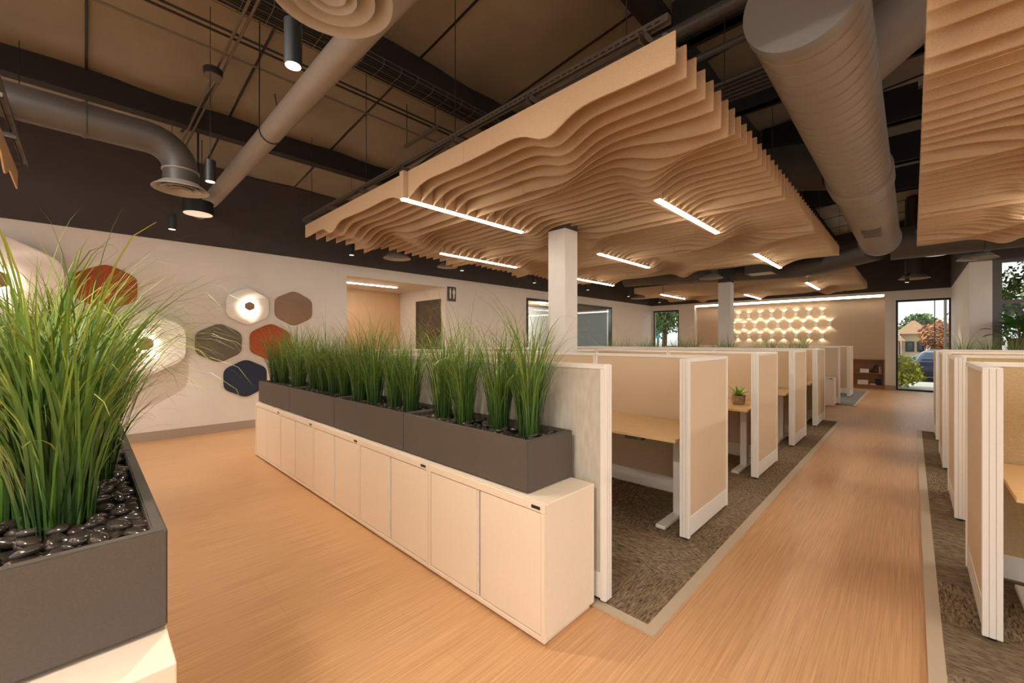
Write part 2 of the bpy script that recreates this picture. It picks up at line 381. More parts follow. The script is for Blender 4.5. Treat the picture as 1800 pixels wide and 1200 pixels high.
# right window
greyfr = mat('grey_window_frame', (96, 92, 92), .45)
wf = bx(1.10, 1.22, 12.1, 12.2, .95, ZP)
for x in (2.6, 4.1, 5.6): box(wf, x, x+.06, 12.1, 12.2, .95, ZP)
box(wf, 1.22, 7, 12.1, 12.2, 3.0, ZP); box(wf, 1.22, 7, 12.1, 12.2, 2.22, 2.28); box(wf, 1.22, 7, 12.1, 12.2, .95, 1.0)
wf = struct('window_3', wf, greyfr)
for a, b_ in ((1.22, 2.6), (2.66, 4.1), (4.16, 5.6)):
    new('pane', bx(a, b_, 12.14, 12.15, 1.0, 2.22), glass, wf); new('pane', bx(a, b_, 12.14, 12.15, 2.28, 3.0), glass, wf)
# columns
for i, y in enumerate((4.58, 11.73)):
    r = thing('square_column', ['square white column rising through the near felt cloud', 'square column farther back, white below and charcoal above'][i], 'column', (-3.57, y+.15, 0))
    new('shaft', bx(-3.72, -3.42, y, y+.29, 0, ZP, .006), white, r)
    new('upper_shaft', bx(-3.72, -3.42, y, y+.29, ZP, roof_z(-3.4)+.05), dark, r)

# LED cove of the back niche
r = thing('cove_light', 'long glowing cove light along the top of the beige back wall', 'light', (-3.5, YB+.03, 2.9))
new('diffuser', bx(-6.38, -.66, YB+.0, YB+.05, 2.905, 2.965), led_cove, r); new('channel', bx(-6.4, -.64, YB+.05, YB+.07, 2.90, 2.97), whitemetal, r)

# ------------------------------------------------------------------ carpets with tiles
def carpet(name, x0, x1, y0, y1, mats, label, edge, s=.5, px0=None):
    r = thing(name, label, 'carpet', ((x0+x1)/2, (y0+y1)/2, 0))
    ms = []
    for m in mats:
        bmm = B(); box(bmm, 0, s-.002, 0, s-.002, 0, .010); me = bpy.data.meshes.new('carpet_tile'); bmm.to_mesh(me); bmm.free(); me.materials.append(m); ms.append(me)
    i = 0; x = x0; rest = B(); n = 0
    R = random.Random(3)
    while x < x1-.01:
        y = y0; j = 0
        while y < y1-.01:
            ex = min(s, x1-x); ey = min(s, y1-y)
            if px0 is None or (px0[0] <= x <= px0[1]):
                o = bpy.data.objects.new('carpet_tile', ms[R.choice((0, 0, 1, 1, 2)) % len(ms)]); COL.objects.link(o); o.parent = r
                o.location = Vector((x, y, .001)) - Vector(r.location); o.scale = (ex/s, ey/s, 1); n += 1
            else: box(rest, x, x+ex-.002, y, y+ey-.002, .001, .011)
            y += s; j += 1
        x += s; i += 1
    if len(rest.verts): tag(new('carpet_tiles_beyond', rest, mats[0], r), None, kind='stuff')
    bmm = B()
    for e in edge: box(bmm, *e, 0, .013)
    new('edge_strip', bmm, taupe_strip, r)
taupe_strip = mat('taupe_edge_strip', (188, 168, 142), .5)
carpet('tile_carpet', -6.3, -1.0, 2.06, 9.74, carp, 'brown streaked tile carpet under the left row of desks', [(-1.0, -.94, 2.0, 9.80), (-6.3, -1.0, 2.0, 2.06), (-6.3, -1.0, 9.74, 9.80)], px0=(-3.9, 0))
carpet('tile_carpet', .11, 3.0, .2, 9.70, carp, 'brown streaked tile carpet under the right row of desks', [(.05, .11, .14, 9.76), (.11, 3.0, 9.70, 9.76)])
carpet('tile_carpet', -4.0, -.99, 12.4, 16.4, carpb, 'blue-grey tile carpet under the far desks', [(-.99, -.93, 12.34, 16.46)])

# ------------------------------------------------------------------ cabinets
def cabinet(x1, y0, label, group=None, wdt=.984, dep=.44, h=.70):
    """unit spanning x1-wdt..x1, front at y0 facing -y"""
    x0 = x1-wdt+.004
    r = thing('storage_cabinet', label, 'cabinet', ((x0+x1)/2, y0+dep/2, 0), group)
    bm = bx(x0, x1, y0+.02, y0+dep, .03, h, .004); box(bm, x0, x1, y0, y0+.02, h-.045, h, .003); box(bm, x0, x1, y0, y0+.02, .02, .045, .002)
    box(bm, x0, x0+.022, y0, y0+.02, .045, h-.045); box(bm, x1-.022, x1, y0, y0+.02, .045, h-.045)
    box(bm, x0+.02, x1-.02, y0+.04, y0+dep-.02, 0, .03)
    new('body', bm, cabwhite, r)
    mid = (x0+x1)/2
    for s in (0, 1):
        a, b_ = (x0+.026, mid-.016) if s == 0 else (mid+.016, x1-.026)
        d = new('door', bx(a, b_, y0+.003, y0+.02, .05, h-.05, .003), cabwhite, r)
        gx = (b_+.002) if s == 0 else (a-.012)
        new('pull_channel', bx(gx, gx+.010, y0+.008, y0+.02, .05, h-.05), taupe if s else whitemetal, d)
    new('badge', bx(x1-.085, x1-.028, y0-.002, y0+.001, h-.032, h-.016, .001), plasticd, r)
    return r
for i in range(5):
    cabinet(-1.29-i*.984, 1.56, 'white two-door storage cabinet under the planter row, %s from the right' % ORD[i], 'white cabinets below the long planter row')
for i in range(4):
    cabinet(-1.32-i*.984, -.28, 'white storage cabinet under the foreground planter' + (' at its near corner' if i == 0 else ', %s from its near corner' % ORD[i]), 'white cabinets below the foreground planters')
for i in range(5):
    cabinet(-1.29-i*.984, 9.82, 'white cabinet hidden beyond the left desk row, %s from the aisle' % ORD[i], 'white cabinets behind the left desk row')
for i in range(3):
    cabinet(.29+.984+i*.984, 9.82, 'white cabinet hidden beyond the right desk row, %s from the aisle' % ORD[i], 'white cabinets behind the right desk row')
cabinet(-1.30, 12.0, 'small white cabinet standing at the end of the far desks', None, .9, .42, .66)

# ------------------------------------------------------------------ planters, pebbles, grass
def planter(x0, x1, y0, y1, z0, z1, label, group=None, m=planterm):
    r = thing('trough_planter', label, 'planter', ((x0+x1)/2, (y0+y1)/2, z0), group)
    t = .032; bm = B()
    o_ = [(x0, y0), (x1, y0), (x1, y1), (x0, y1)]; i_ = [(x0+t, y0+t), (x1-t, y0+t), (x1-t, y1-t), (x0+t, y1-t)]
    vo0 = [bm.verts.new((x, y, z0+.008)) for x, y in o_]; vo1 = [bm.verts.new((x, y, z1)) for x, y in o_]
    vi1 = [bm.verts.new((x, y, z1)) for x, y in i_]; vi0 = [bm.verts.new((x, y, z1-.07)) for x, y in i_]
    bm.faces.new(vo0[::-1]); bm.faces.new(vi0)
    for k in range(4):
        l = (k+1) % 4
        bm.faces.new((vo0[k], vo0[l], vo1[l], vo1[k])); bm.faces.new((vo1[k], vo1[l], vi1[l], vi1[k])); bm.faces.new((vi1[k], vi1[l], vi0[l], vi0[k]))
    bmesh.ops.bevel(bm, geom=[e for e in bm.edges], offset=.004, segments=2, affect='EDGES')
    new('trough', bm, m, r)
    bm = B()
    for x in (x0+.05, x1-.05):
        for y in (y0+.05, y1-.05): box(bm, x-.02, x+.02, y-.02, y+.02, z0, z0+.009)
    new('foot_pad', bm, plasticd, r)
    new('soil', bx(x0+t, x1-t, y0+t, y1-t, z1-.068, z1-.045), soil, r)
    return r
# pebble variants
PEB = []
for v in range(7):
    R = random.Random(50+v); bm = B(); bmesh.ops.create_icosphere(bm, subdivisions=2, radius=1)
    a, b_, c_ = R.uniform(.024, .036), R.uniform(.016, .022), R.uniform(.010, .014)
    for q in bm.verts:
        k = 1 + .16*noise.noise(q.co*1.3 + Vector((v*3, 0, 0)))
        q.co = Vector((q.co.x*a*k, q.co.y*b_*k, q.co.z*c_*k))
    for f in bm.faces: f.smooth = True
    me = bpy.data.meshes.new('pebble'); bm.to_mesh(me); bm.free(); me.materials.append(rock); PEB.append(me)
def scatter_pebbles(x0, x1, y0, y1, z, n, label, group, sc=1.0, seed=1):
    R = random.Random(seed); pts = []
    t = 0
    while len(pts) < n and t < n*40:
        t += 1
        p = (R.uniform(x0, x1), R.uniform(y0, y1)); lay = 0 if len(pts) < n*.72 else 1
        mind = .036*sc
        if all((p[0]-q[0])**2+(p[1]-q[1])**2 > mind**2 for q in pts if q[2] == lay): pts.append((*p, lay))
    for (x, y, lay) in pts:
        o = bpy.data.objects.new('pebble', R.choice(PEB)); COL.objects.link(o)
        o.location = (x, y, z + .012*sc + lay*.017*sc + R.uniform(-.002, .004)); o.rotation_euler = (R.uniform(-.35, .35), R.uniform(-.3, .3), R.uniform(0, PI))
        k = sc*R.uniform(.85, 1.25); o.scale = (k, k, k)
        tag(o, label, 'pebble', group)
def pebble_stuff(x0, x1, y0, y1, z, n, root, seed, sc=1.0):
    R = random.Random(seed); bm = B()
    for i in range(n):
        tmp = B(); bmesh.ops.create_icosphere(tmp, subdivisions=1, radius=1)
        M = Matrix.Translation((R.uniform(x0, x1), R.uniform(y0, y1), z+.012+R.uniform(0, .014))) @ Matrix.Rotation(R.uniform(0, PI), 4, 'Z') @ Matrix.Rotation(R.uniform(-.3, .3), 4, 'X') @ Matrix.Diagonal((.028*sc, .018*sc, .012*sc, 1))
        vs = [bm.verts.new(M @ v.co) for v in tmp.verts]; tmp.verts.index_update()
        for f in tmp.faces: bm.faces.new([vs[v.index] for v in f.verts])
        tmp.free()
    for f in bm.faces: f.smooth = True
    tag(new('pebbles', bm, rock, root), None, kind='stuff')
# grass variants: ribbons with a lengthwise fold
def grass_mesh(seed, nb, hmax, spread, lean, wd=.0052, rad=.045, ylim=None):
    R = random.Random(seed); V = []; F = []; T = []
    for b_ in range(nb):
        a = R.uniform(0, 2*PI); r0 = rad*math.sqrt(R.random()); bx_, by_ = r0*math.cos(a), r0*math.sin(a)
        d = a + R.uniform(-1.0, 1.0); u_ = R.random()
        L = hmax*(R.uniform(.40, .85) if u_ < .45 else R.uniform(.8, 1.1) if u_ < .93 else R.uniform(1.1, 1.3)); ln = R.uniform(.02, lean)
        ln0 = ln*.4; curl = spread*((.12 if u_ < .45 else .32)+.75*R.random()**1.1)
        n = 10; p = Vector((bx_, by_, 0)); tone = R.uniform(-.10, .10) + (.22 if R.random() < .15 else 0)
        side = Vector((-math.sin(d), math.cos(d), 0)); dh = Vector((math.cos(d), math.sin(d), 0)); w0 = wd*R.uniform(.55, 1.25)
        tw = R.uniform(-.7, .7); base = len(V); pw = R.uniform(2.0, 3.6)
        for i in range(n+1):
            t = i/n
            ww = w0*(.7 + 1.0*t if t < .3 else 1.0)*(1-max(0, (t-.4)/.6)**1.4)
            sd = side*math.cos(tw*t*2) + Vector((0, 0, 1))*math.sin(tw*t*2)*.3 + dh*math.sin(tw*t*2)*.7
            q = p.copy()
            if ylim and q.y > ylim*.6: q.y = ylim*.6 + ylim*.4*(1-math.exp(-(q.y-ylim*.6)/(ylim*.4)))
            V.append(q - sd*ww*.5); V.append(q + sd*ww*.5)
            tt = min(1, max(0, .05 + .72*t**1.5 + tone)); T += [tt, tt]
            ang = ln0 + (ln-ln0)*t + curl*t**pw
            p = p + (dh*math.sin(ang) + Vector((0, 0, 1))*math.cos(ang))*(L/n)
        for i in range(n):
            k = base+2*i; F.append((k, k+1, k+3, k+2))
    me = bpy.data.meshes.new('grass_blades'); me.from_pydata(V, [], F)
    at = me.attributes.new('tone', 'FLOAT', 'POINT'); at.data.foreach_set('value', T)
    me.polygons.foreach_set('use_smooth', [True]*len(F)); me.materials.append(grassm); me.update(); return me
GR = [grass_mesh(100+i, 230, .80, 2.9, .44, .0056, .058, .22) for i in range(8)]
GRB = [grass_mesh(200+i, 330, .93, 2.9, .50, .0080, .075) for i in range(4)]
def tuft(x, y, z, me, label, group, rz=0, sc=1.0):
    r = thing('ornamental_grass', label, 'plant', (x, y, z), group); r.rotation_euler = (0, 0, rz); r.scale = (sc, sc, sc)
    o = bpy.data.objects.new('grass_blades', me); COL.objects.link(o); o.parent = r; o['kind'] = 'stuff'
    return r
# long row behind the white cabinets
edges = [-1.44, -2.65, -3.85, -5.05, -6.24]; R0 = random.Random(5); cnt = 0
for i in range(4):
    p = planter(edges[i+1]+.003, edges[i], 1.605, 2.0, .70, .978, 'long charcoal trough planter, %s from the right on the white cabinets' % ORD[i], 'charcoal planters on the white cabinets')
    if i == 0: scatter_pebbles(edges[1]+.06, edges[0]-.06, 1.66, 1.95, .935, 130, 'black polished pebble in the planter at the right end of the long row', 'pebbles in the right end planter', 1.0, 11)
    else: pebble_stuff(edges[i+1]+.05, edges[i]-.05, 1.65, 1.96, .935, 260, p, 20+i)
    for k in range(4):
        x = edges[i] - .17 - k*.285 + R0.uniform(-.03, .03); y = 1.79 + R0.uniform(-.03, .03)
        tuft(x, y, .935, GR[cnt % 8], '%s tuft of tall green grass from the right in the long planter row' % ORD[min(19, cnt)].capitalize(), 'grass tufts in the long planter row', 0, R0.uniform(.93, 1.08) if cnt else 1.08); cnt += 1
# foreground planter row
pf = planter(-2.70, -1.485, -.28, .16, .705, .98, 'charcoal trough planter cropped at the left edge of the picture, nearest the camera')
pf2 = planter(-3.92, -2.706, -.28, .16, .705, .98, 'charcoal trough planter behind the nearest one, hidden by tall grass')
scatter_pebbles(-2.35, -1.53, -.23, .115, .937, 165, 'glossy black pebble in the foreground planter', 'pebbles in the foreground planter', 1.15, 12)
pebble_stuff(-3.87, -2.75, -.23, .11, .937, 200, pf2, 31); pebble_stuff(-2.66, -2.36, -.23, .11, .937, 60, pf, 32)
R0 = random.Random(9)
for k, (x, y, s) in enumerate([(-1.80, -.05, 1.0), (-2.02, -.13, 1.0), (-2.20, .0, .98), (-2.50, -.06, 1.0), (-2.85, -.1, 1), (-3.2, -.02, 1), (-3.55, -.08, 1)]):
    tuft(x, y, .937, GRB[k % 4], '%s tuft of tall arching grass from the near end of the foreground planter' % ORD[k].capitalize(), 'grass tufts in the foreground planters', R0.uniform(0, 6), s)
# far planters behind panel ends
for i in range(4):
    planter(edges[i+1]+.003, edges[i], 9.86, 10.25, .70, .978, 'charcoal planter beyond the left desk row, %s from the aisle' % ORD[i], 'far charcoal planters, left row')
R0 = random.Random(15)
for k, x in enumerate([-1.62, -1.85, -2.15, -2.38, -2.95, -3.2, -3.7, -3.95, -4.2, -4.6, -4.85, -5.05, -5.4, -5.7, -5.95]):
    tuft(x, 10.05, .935, GR[k % 8], '%s grass tuft from the right peeking over the far end of the left desks' % ORD[k].capitalize(), 'grass tufts beyond the left desk row', PI, .93 + R0.uniform(-.05, .05))
for i in range(2):
    planter(.45+i*1.21, 1.655+i*1.21, 9.86, 10.25, .70, .978, 'charcoal planter beyond the right desk row, %s from the aisle' % ORD[i], 'far charcoal planters, right row')
for k in range(5):
    tuft(.60+k*.27, 10.05, .935, GR[(k+2) % 8], '%s tuft of green grass from the aisle beyond the right desk row' % ORD[k].capitalize(), 'grass tufts beyond the right desk row', PI, .95)

# ------------------------------------------------------------------ partitions
HP = 1.37; TH = .07
def partition(x0, x1, y0, y1, label, group=None, fab=fabric, cap='', z1=HP):
    """axis aligned fabric panel; long axis is the larger span"""
    alongx = abs(x1-x0) > abs(y1-y0)
    r = thing('office_partition', label, 'partition', ((x0+x1)/2, (y0+y1)/2, 0), group)
    bm = B(); st = .026; i = .008
    if alongx:
        box(bm, x0, x1, y0, y1, z1-.028, z1, .003); box(bm, x0, x0+st, y0, y1, .03, z1-.028); box(bm, x1-st, x1, y0, y1, .03, z1-.028)
        new('frame', bm, whitemetal, r)
        new('fabric_panel', bx(x0+st, x1-st, y0+i, y1-i, .18, z1-.028), fab, r)
        new('base_panel', bx(x0+st, x1-st, y0+i-.003, y1-i+.003, .035, .18, .003), whitemetal, r)
        fs = ((x0+.05, (y0+y1)/2), (x1-.03, (y0+y1)/2))
    else:
        box(bm, x0, x1, y0, y1, z1-.028, z1, .003); box(bm, x0, x1, y0, y0+st, .03, z1-.028); box(bm, x0, x1, y1-st, y1, .03, z1-.028)
        new('frame', bm, whitemetal, r)
        new('fabric_panel', bx(x0+i, x1-i, y0+st, y1-st, .18, z1-.028), fab, r)
        new('base_panel', bx(x0+i-.003, x1-i+.003, y0+st, y1-st, .035, .18, .003), whitemetal, r)
        fs = (((x0+x1)/2, y0+.03), ((x0+x1)/2, y1-.05))
    if '-y' in cap:      # ribbed end cap
        bm = B()
        for k in range(3): a = x0 + (x1-x0)*(k/3)+.002; box(bm, a-.001, a+(x1-x0)/3-.003, y0-.006, y0, .03, z1-.004, .0012)
        new('end_cap', bm, whitemetal, r)
    if '+x' in cap:
        bm = B()
        for k in range(3): a = y0 + (y1-y0)*(k/3)+.002; box(bm, x1, x1+.008, a, a+(y1-y0)/3-.004, .03, z1-.004, .002)
        new('end_cap', bm, whitemetal, r)
    for (fx, fy) in fs:
        bm = lathe(B(), (fx, fy, .013), [(.022, 0), (.022, .006), (.007, .008), (.007, .022)], 12)
        new('levelling_foot', bm, plasticd, r)
    return r
XA = -1.195   # aisle face of left row
XR = .25
YS = [2.04, 3.96, 5.88, 7.80, 9.72]
for i, y in enumerate(YS):
    f = fabric_g if i == 0 else fabric
    partition(-2.54, XA-(.075 if i else .055), y, y+TH, ('grey streaked partition right behind the long planter row, aisle end' if i == 0 else 'beige cross partition in the left desk row, %s from the camera, aisle half' % ORD[i]), 'cross partitions of the left row', f, '+x' if i == 0 else '')
    partition(-3.75, -2.545, y, y+TH, ('grey streaked partition behind the middle of the long planter row' if i == 0 else 'beige cross partition in the left desk row, %s from the camera, inner half' % ORD[i]), 'cross partitions of the left row', f)
    partition(-6.28, -3.83, y, y+TH, ('grey streaked partition behind the far end of the long planter row' if i == 0 else 'beige cross partition %s from the camera, wall side of the left desk row' % ORD[i]), 'cross partitions of the left row', f)
    if i < 4:
        partition(-3.825, -3.755, y+TH if i else y, YS[i+1], 'long spine partition down the middle of the left desk row, %s section' % ORD[i], 'spine partitions of the left row')
    if i:
        partition(XA-.07, XA, y-.83, y+TH, 'short white-framed beige wing partition along the aisle, left side, %s from the camera' % ORD[i-1], 'aisle wing partitions of the left row', cap='-y')
        partition(-6.35, -6.28, y-.83, y+TH, 'short wing partition on the wall side of the left desk row', 'wall side wing partitions')
        partition(XR, XR+.07, y-.83, y+TH, 'short white-framed beige wing partition along the aisle, right side, %s from the camera' % ORD[i-1], 'aisle wing partitions of the right row', cap='-y')
        partition(XR+.075, 1.9, y, y+TH, 'beige cross partition in the right desk row, %s from the camera' % ORD[i-1], 'cross partitions of the right row', fabric_r)
        partition(1.905, 3.0, y, y+TH, 'beige cross partition outside the right edge of the view', 'outer cross partitions of the right row', fabric_r)
partition(-5.5, XA-.055, 12.50, 12.57, 'long beige partition at the near side of the far desks', cap='+x')
partition(XA-.07, XA, 14.2, 15.0, 'short white-framed wing partition of the far desks', cap='-y')
partition(-5.5, XA-.075, 15.0, 15.07, 'long beige partition at the back of the far desks')

# ------------------------------------------------------------------ desks
def desk():
    r = thing('sit_stand_desk', '', 'desk')
    new('desktop', bx(-.70, .72, -.41, .41, .712, .738, .003), deskw, r)
    for s in (-1, 1):
        lg = new('leg', bx(s*.58-.035, s*.58+.035, -.03, .05, .02, .70, .004), whitemetal, r)
        new('foot', bx(s*.58-.04, s*.58+.04, -.36, .36, .002, .032, .008), whitemetal, lg)
    bm = bx(-.62, .62, -.02, .04, .66, .70); box(bm, -.63, -.53, -.3, .3, .70, .712); box(bm, .53, .63, -.3, .3, .70, .712)
    new('cross_beam', bm, whitemetal, r)
    c = new('height_control', bx(.30, .46, -.41, -.36, .690, .711, .003), plasticd, r)
    bm = B()
    for k in range(4): box(bm, .315+k*.02, .328+k*.02, -.412, -.41, .697, .705)
    box(bm, .405, .445, -.412, -.41, .696, .706)
    new('button', bm, strutm, c)
    return r
d0 = desk(); first = True
for i, y in enumerate(YS[1:]):
    lab = 'light oak sit-stand desk in the left row, %s from the camera' % ORD[i]
    if first: d0.location = (-2.02, y-.425, .011); d0['label'] = lab; d0['group'] = 'sit-stand desks of the left row'; first = False
    else: dup(d0, (-2.02, y-.425, .011), lab)
for i, y in enumerate(YS[1:]):
    o = dup(d0, (1.06, y-.425, .011), 'light oak sit-stand desk in the right row, %s from the camera' % ORD[i], 'sit-stand desks of the right row')
# monitors on the right row desks
def monitor(x, y, z, label):
    r = thing('computer_monitor', label, 'monitor', (x, y, z))
    new('stand_base', lathe(B(), (x, y, z), [(.13, 0), (.13, .008), (.11, .014), (.02, .016)], 32), plasticd, r, smooth=True)
    new('stand_neck', bx(x-.025, x+.025, y+.01, y+.03, z+.012, z+.28), plasticd, r)
    new('screen', bx(x-.29, x+.29, y-.02, y+.01, z+.20, z+.54, .005), plasticd, r)
monitor(.78, 3.62, .749, 'dark monitor on the nearest right desk, only its round base in view')
monitor(1.02, 5.55, .749+.05, 'dark monitor on the second right desk, top edge peeking above the partition')
# potted succulent on the second left desk
r = thing('potted_succulent', 'small green succulent in a weathered stone pot on the second desk', 'plant', (-1.50, 5.45, .749))
new('pot', lathe(B(), (-1.50, 5.45, .749), [(.058, 0), (.070, .02), (.076, .10), (.079, .105), (.070, .107), (.066, .09), (.01, .09)], 24), pot, r, smooth=True)
def leaf_ribbon(V, F, T, p, d, up, L, W, bend, tone, n=6):
    side = d.cross(up).normalized(); base = len(V); pos = Vector(p); dirv = d.normalized(); upv = side.cross(dirv)
    for i in range(n+1):
        t = i/n; w_ = W*math.sin(PI*min(.98, .12+.86*t))**.8
        V.append(pos - side*w_*.5 + upv*w_*.12); V.append(pos.copy()); V.append(pos + side*w_*.5 + upv*w_*.12)
        tt = min(1, max(0, tone + .3*t)); T += [tt]*3
        dirv = (dirv - Vector((0, 0, bend/n))).normalized(); pos = pos + dirv*(L/n)
    for i in range(n):
        for k in (0, 1): q = base+3*i+k; F.append((q, q+1, q+4, q+3))
def ribbon_mesh(name, V, F, T, m, off=(0, 0, 0)):
    me = bpy.data.meshes.new(name); me.from_pydata([Vector(v)-Vector(off) for v in V], [], F)
    at = me.attributes.new('tone', 'FLOAT', 'POINT'); at.data.foreach_set('value', T)
    me.polygons.foreach_set('use_smooth', [True]*len(F)); me.materials.append(m); me.update(); return me
R0 = random.Random(4)
for k in range(16):
    V, F, T = [], [], []; a = k*2.4; e = .3+.9*(k/16)
    d = Vector((math.cos(a)*math.cos(e), math.sin(a)*math.cos(e), math.sin(e)))
    leaf_ribbon(V, F, T, Vector((0, 0, .095)), d, Vector((0, 0, 1)), R0.uniform(.10, .17), .032, .25, R0.uniform(.1, .6))
    o = bpy.data.objects.new('leaf', ribbon_mesh('leaf', V, F, T, succ)); COL.objects.link(o); o.parent = r
# leafy pot plant at the right window
px_, py_ = 1.38, 11.6
r = thing('leafy_pot_plant', 'broad-leaved green plant in a dark pot at the right window', 'plant', (px_, py_, 0))
new('pot', lathe(B(), (px_, py_, 0), [(.10, 0), (.13, .02), (.15, 1.50), (.17, 1.56), (.14, 1.56), (.13, 1.50), (.01, 1.49)], 24), planterm, r, smooth=True)
for k in range(60):
    V, F, T = [], [], []; a = R0.uniform(0, 6.28); e = R0.uniform(-.1, 1.2); st = Vector((0, 0, 1.48)); rr = R0.uniform(.12, .36)
    d = Vector((math.cos(a)*math.cos(e), math.sin(a)*math.cos(e), math.sin(e))); p = st + d*rr + Vector((0, 0, .12))
    leaf_ribbon(V, F, T, p, d, Vector((0, 0, 1)), R0.uniform(.15, .22), .13, .7, R0.uniform(.0, .7))
    o = bpy.data.objects.new('leaf', ribbon_mesh('leaf', V, F, T, bigleaf)); COL.objects.link(o); o.parent = r
bm = B()
for k in range(22):
    a = R0.uniform(0, 6.28); e = R0.uniform(.2, 1.3); d = Vector((math.cos(a)*math.cos(e), math.sin(a)*math.cos(e), math.sin(e)))
    p = Vector((px_, py_, 1.48)); tube(bm, [p, p+d*.2+Vector((0, 0, .06)), p+d*.33+Vector((0, 0, .11))], .005, 5)
new('stems', bm, MATS['tree_bark'], r)

# ------------------------------------------------------------------ felt ceiling clouds
MW, MH, ZT, SPB = 1.908, 1.885, 3.285, .1571
def bump_(d, w_=.20): return math.exp(-(d/w_)**2)
def Dfun(typ, u, v):
    a, b_ = MW/2, MH/2
    if typ == 'A':
        k = max(bump_(abs(u-a), .22), bump_(abs(v-b_), .21))
        d2 = math.hypot(max(0, abs(u-a)-.0), abs(v-b_))
    else:
        d1 = abs(math.hypot(u, v)-a); d2 = abs(math.hypot(MW-u, MH-v)-a); k = max(bump_(d1), bump_(d2))
    base = .168 + .018*math.sin(2*PI*v/MH+.6) + .012*math.cos(2*PI*u/MW)
    return base + (.290-base)*k
BAF = {}
for typ in 'AB':
    for row in range(12):
        v = .06 + row*SPB; bm = B(); n = 30
        gap = .0 
        pts = [(u_, Dfun(typ, u_, v)) for u_ in [MW*i/n for i in range(n+1)]]
        spans = [pts] if typ == 'B' else [[q for q in pts if q[0] < MW/2-.04]+[(MW/2-.042, Dfun(typ, MW/2-.042, v))], [(MW/2+.042, Dfun(typ, MW/2+.042, v))]+[q for q in pts if q[0] > MW/2+.04]]
        for sp in spans:
            poly = [(sp[0][0]+.0015, 0, 0)] + [(min(max(u_, sp[0][0]+.0015), sp[-1][0]-.0015), 0, -d) for u_, d in sp] + [(sp[-1][0]-.0015, 0, 0)]
            # build as strip quads so shading stays clean
            top = []; 
            for (yy, flip) in ((-.006, 0), (.006, 1)):
                tv = [bm.verts.new((min(max(u_, sp[0][0]+.0015), sp[-1][0]-.0015), yy, 0)) for u_, d in sp]
                bv = [bm.verts.new((min(max(u_, sp[0][0]+.0015), sp[-1][0]-.0015), yy, -d)) for u_, d in sp]
                top.append((tv, bv))
                for i in range(len(sp)-1): bm.faces.new((tv[i], tv[i+1], bv[i+1], bv[i]))
            (t0, b0), (t1, b1) = top
            for i in range(len(sp)-1):
                bm.faces.new((t0[i], t0[i+1], t1[i+1], t1[i])); bm.faces.new((b0[i], b0[i+1], b1[i+1], b1[i]))
            bm.faces.new((t0[0], t1[0], b1[0], b0[0])); bm.faces.new((t0[-1], t1[-1], b1[-1], b0[-1]))
        bmesh.ops.recalc_face_normals(bm, faces=bm.faces)
        me = bpy.data.meshes.new('baffle'); bm.to_mesh(me); bm.free(); me.materials.append(felt); BAF[(typ, row)] = me
def cloud(x0, ncol, y0, nrow, par, label, skiplights=False, lastrow=12, lightlab='', ztop=ZT):
    r = thing('baffle_ceiling_cloud', label, 'ceiling cloud', (x0+ncol*MW/2, y0+nrow*MH/2, ztop))
    for rw in range(nrow):
        for c in range(ncol):
            typ = 'A' if (c+rw+par) % 2 == 1 else 'B'
            for k in range(12):
                o = bpy.data.objects.new('baffle', BAF[(typ, k)]); COL.objects.link(o); o.parent = r
                o.location = Vector((x0+c*MW, y0+rw*MH+.06+k*SPB, ztop)) - Vector(r.location)
    # steel rails above
    X1 = x0+ncol*MW; Y1 = y0+nrow*MH
    def rail(xa, xb, ya, yb, zz):
        bm = B(); ax = abs(xb-xa) > abs(yb-ya)
        if ax:
            box(bm, xa, xb, ya, ya+.003, zz, zz+.045); box(bm, xa, xb, ya+.041, ya+.044, zz, zz+.045); box(bm, xa, xb, ya+.003, ya+.041, zz+.042, zz+.045)
        else:
            box(bm, xa, xa+.003, ya, yb, zz, zz+.045); box(bm, xa+.041, xa+.044, ya, yb, zz, zz+.045); box(bm, xa+.003, xa+.041, ya, yb, zz+.042, zz+.045)
        return new('strut_rail', bm, strutm, r)
    for yy in (y0+.02, y0+nrow*MH*.5, Y1-.06):
        rl = rail(x0-.02, X1-.03, yy, yy+.04, ztop+.055)
        bm = B(); x = x0
        while x < X1-.06: box(bm, x, x+.032, yy-.0015, yy, ztop+.068, ztop+.078); x += .052
        tag(new('slots', bm, black, rl), None, kind='stuff')
    for xx in [x0+.1+i*(X1-x0-.3)/(ncol*2) for i in range(ncol*2+1)]: rail(xx, xx+.04, y0+.0, Y1-.02, ztop+.008)
    for xx in [x0+.3+i*(X1-x0-.6)/ncol for i in range(ncol+1)]:
        for yy in [y0+.04+i*(nrow*MH-.1)/max(1, nrow) for i in range(nrow+1)]:
            new('hanger_rod', tube(B(), [(xx, yy, ztop+.10), (xx, yy, roof_z(xx)+.06)], .004, 6), steel_d, r)
    bm = B()
    for i in range(nrow*12):
        yy = y0+.06+i*SPB
        box(bm, X1-.075, X1-.05, yy-.012, yy+.012, ztop, ztop+.012)
    tag(new('mounting_clips', bm, strutm, r), None, kind='stuff')
    # linear lights
    nl = 0
    for rw in range(nrow):
        for c in range(ncol):
            if (c+rw+par) % 2 == 1:
                lx = x0+(c+.5)*MW; a, b_ = y0+rw*MH+.0, y0+(rw+1)*MH-.01
                if skiplights: b_ = a + MH-.4
                lab = lightlab % (ORD[nl],) if '%s' in lightlab else lightlab
                l = thing('linear_ceiling_light', lab, 'light', (lx, (a+b_)/2, ztop-.30), 'linear lights set in the felt clouds'); nl += 1
                new('housing', bx(lx-.036, lx+.036, a, b_, ztop-.288, ztop-.004), felt, l)
                new('diffuser', bx(lx-.026, lx+.026, a+.012, b_-.012, ztop-.303, ztop-.288), led, l)
    return r
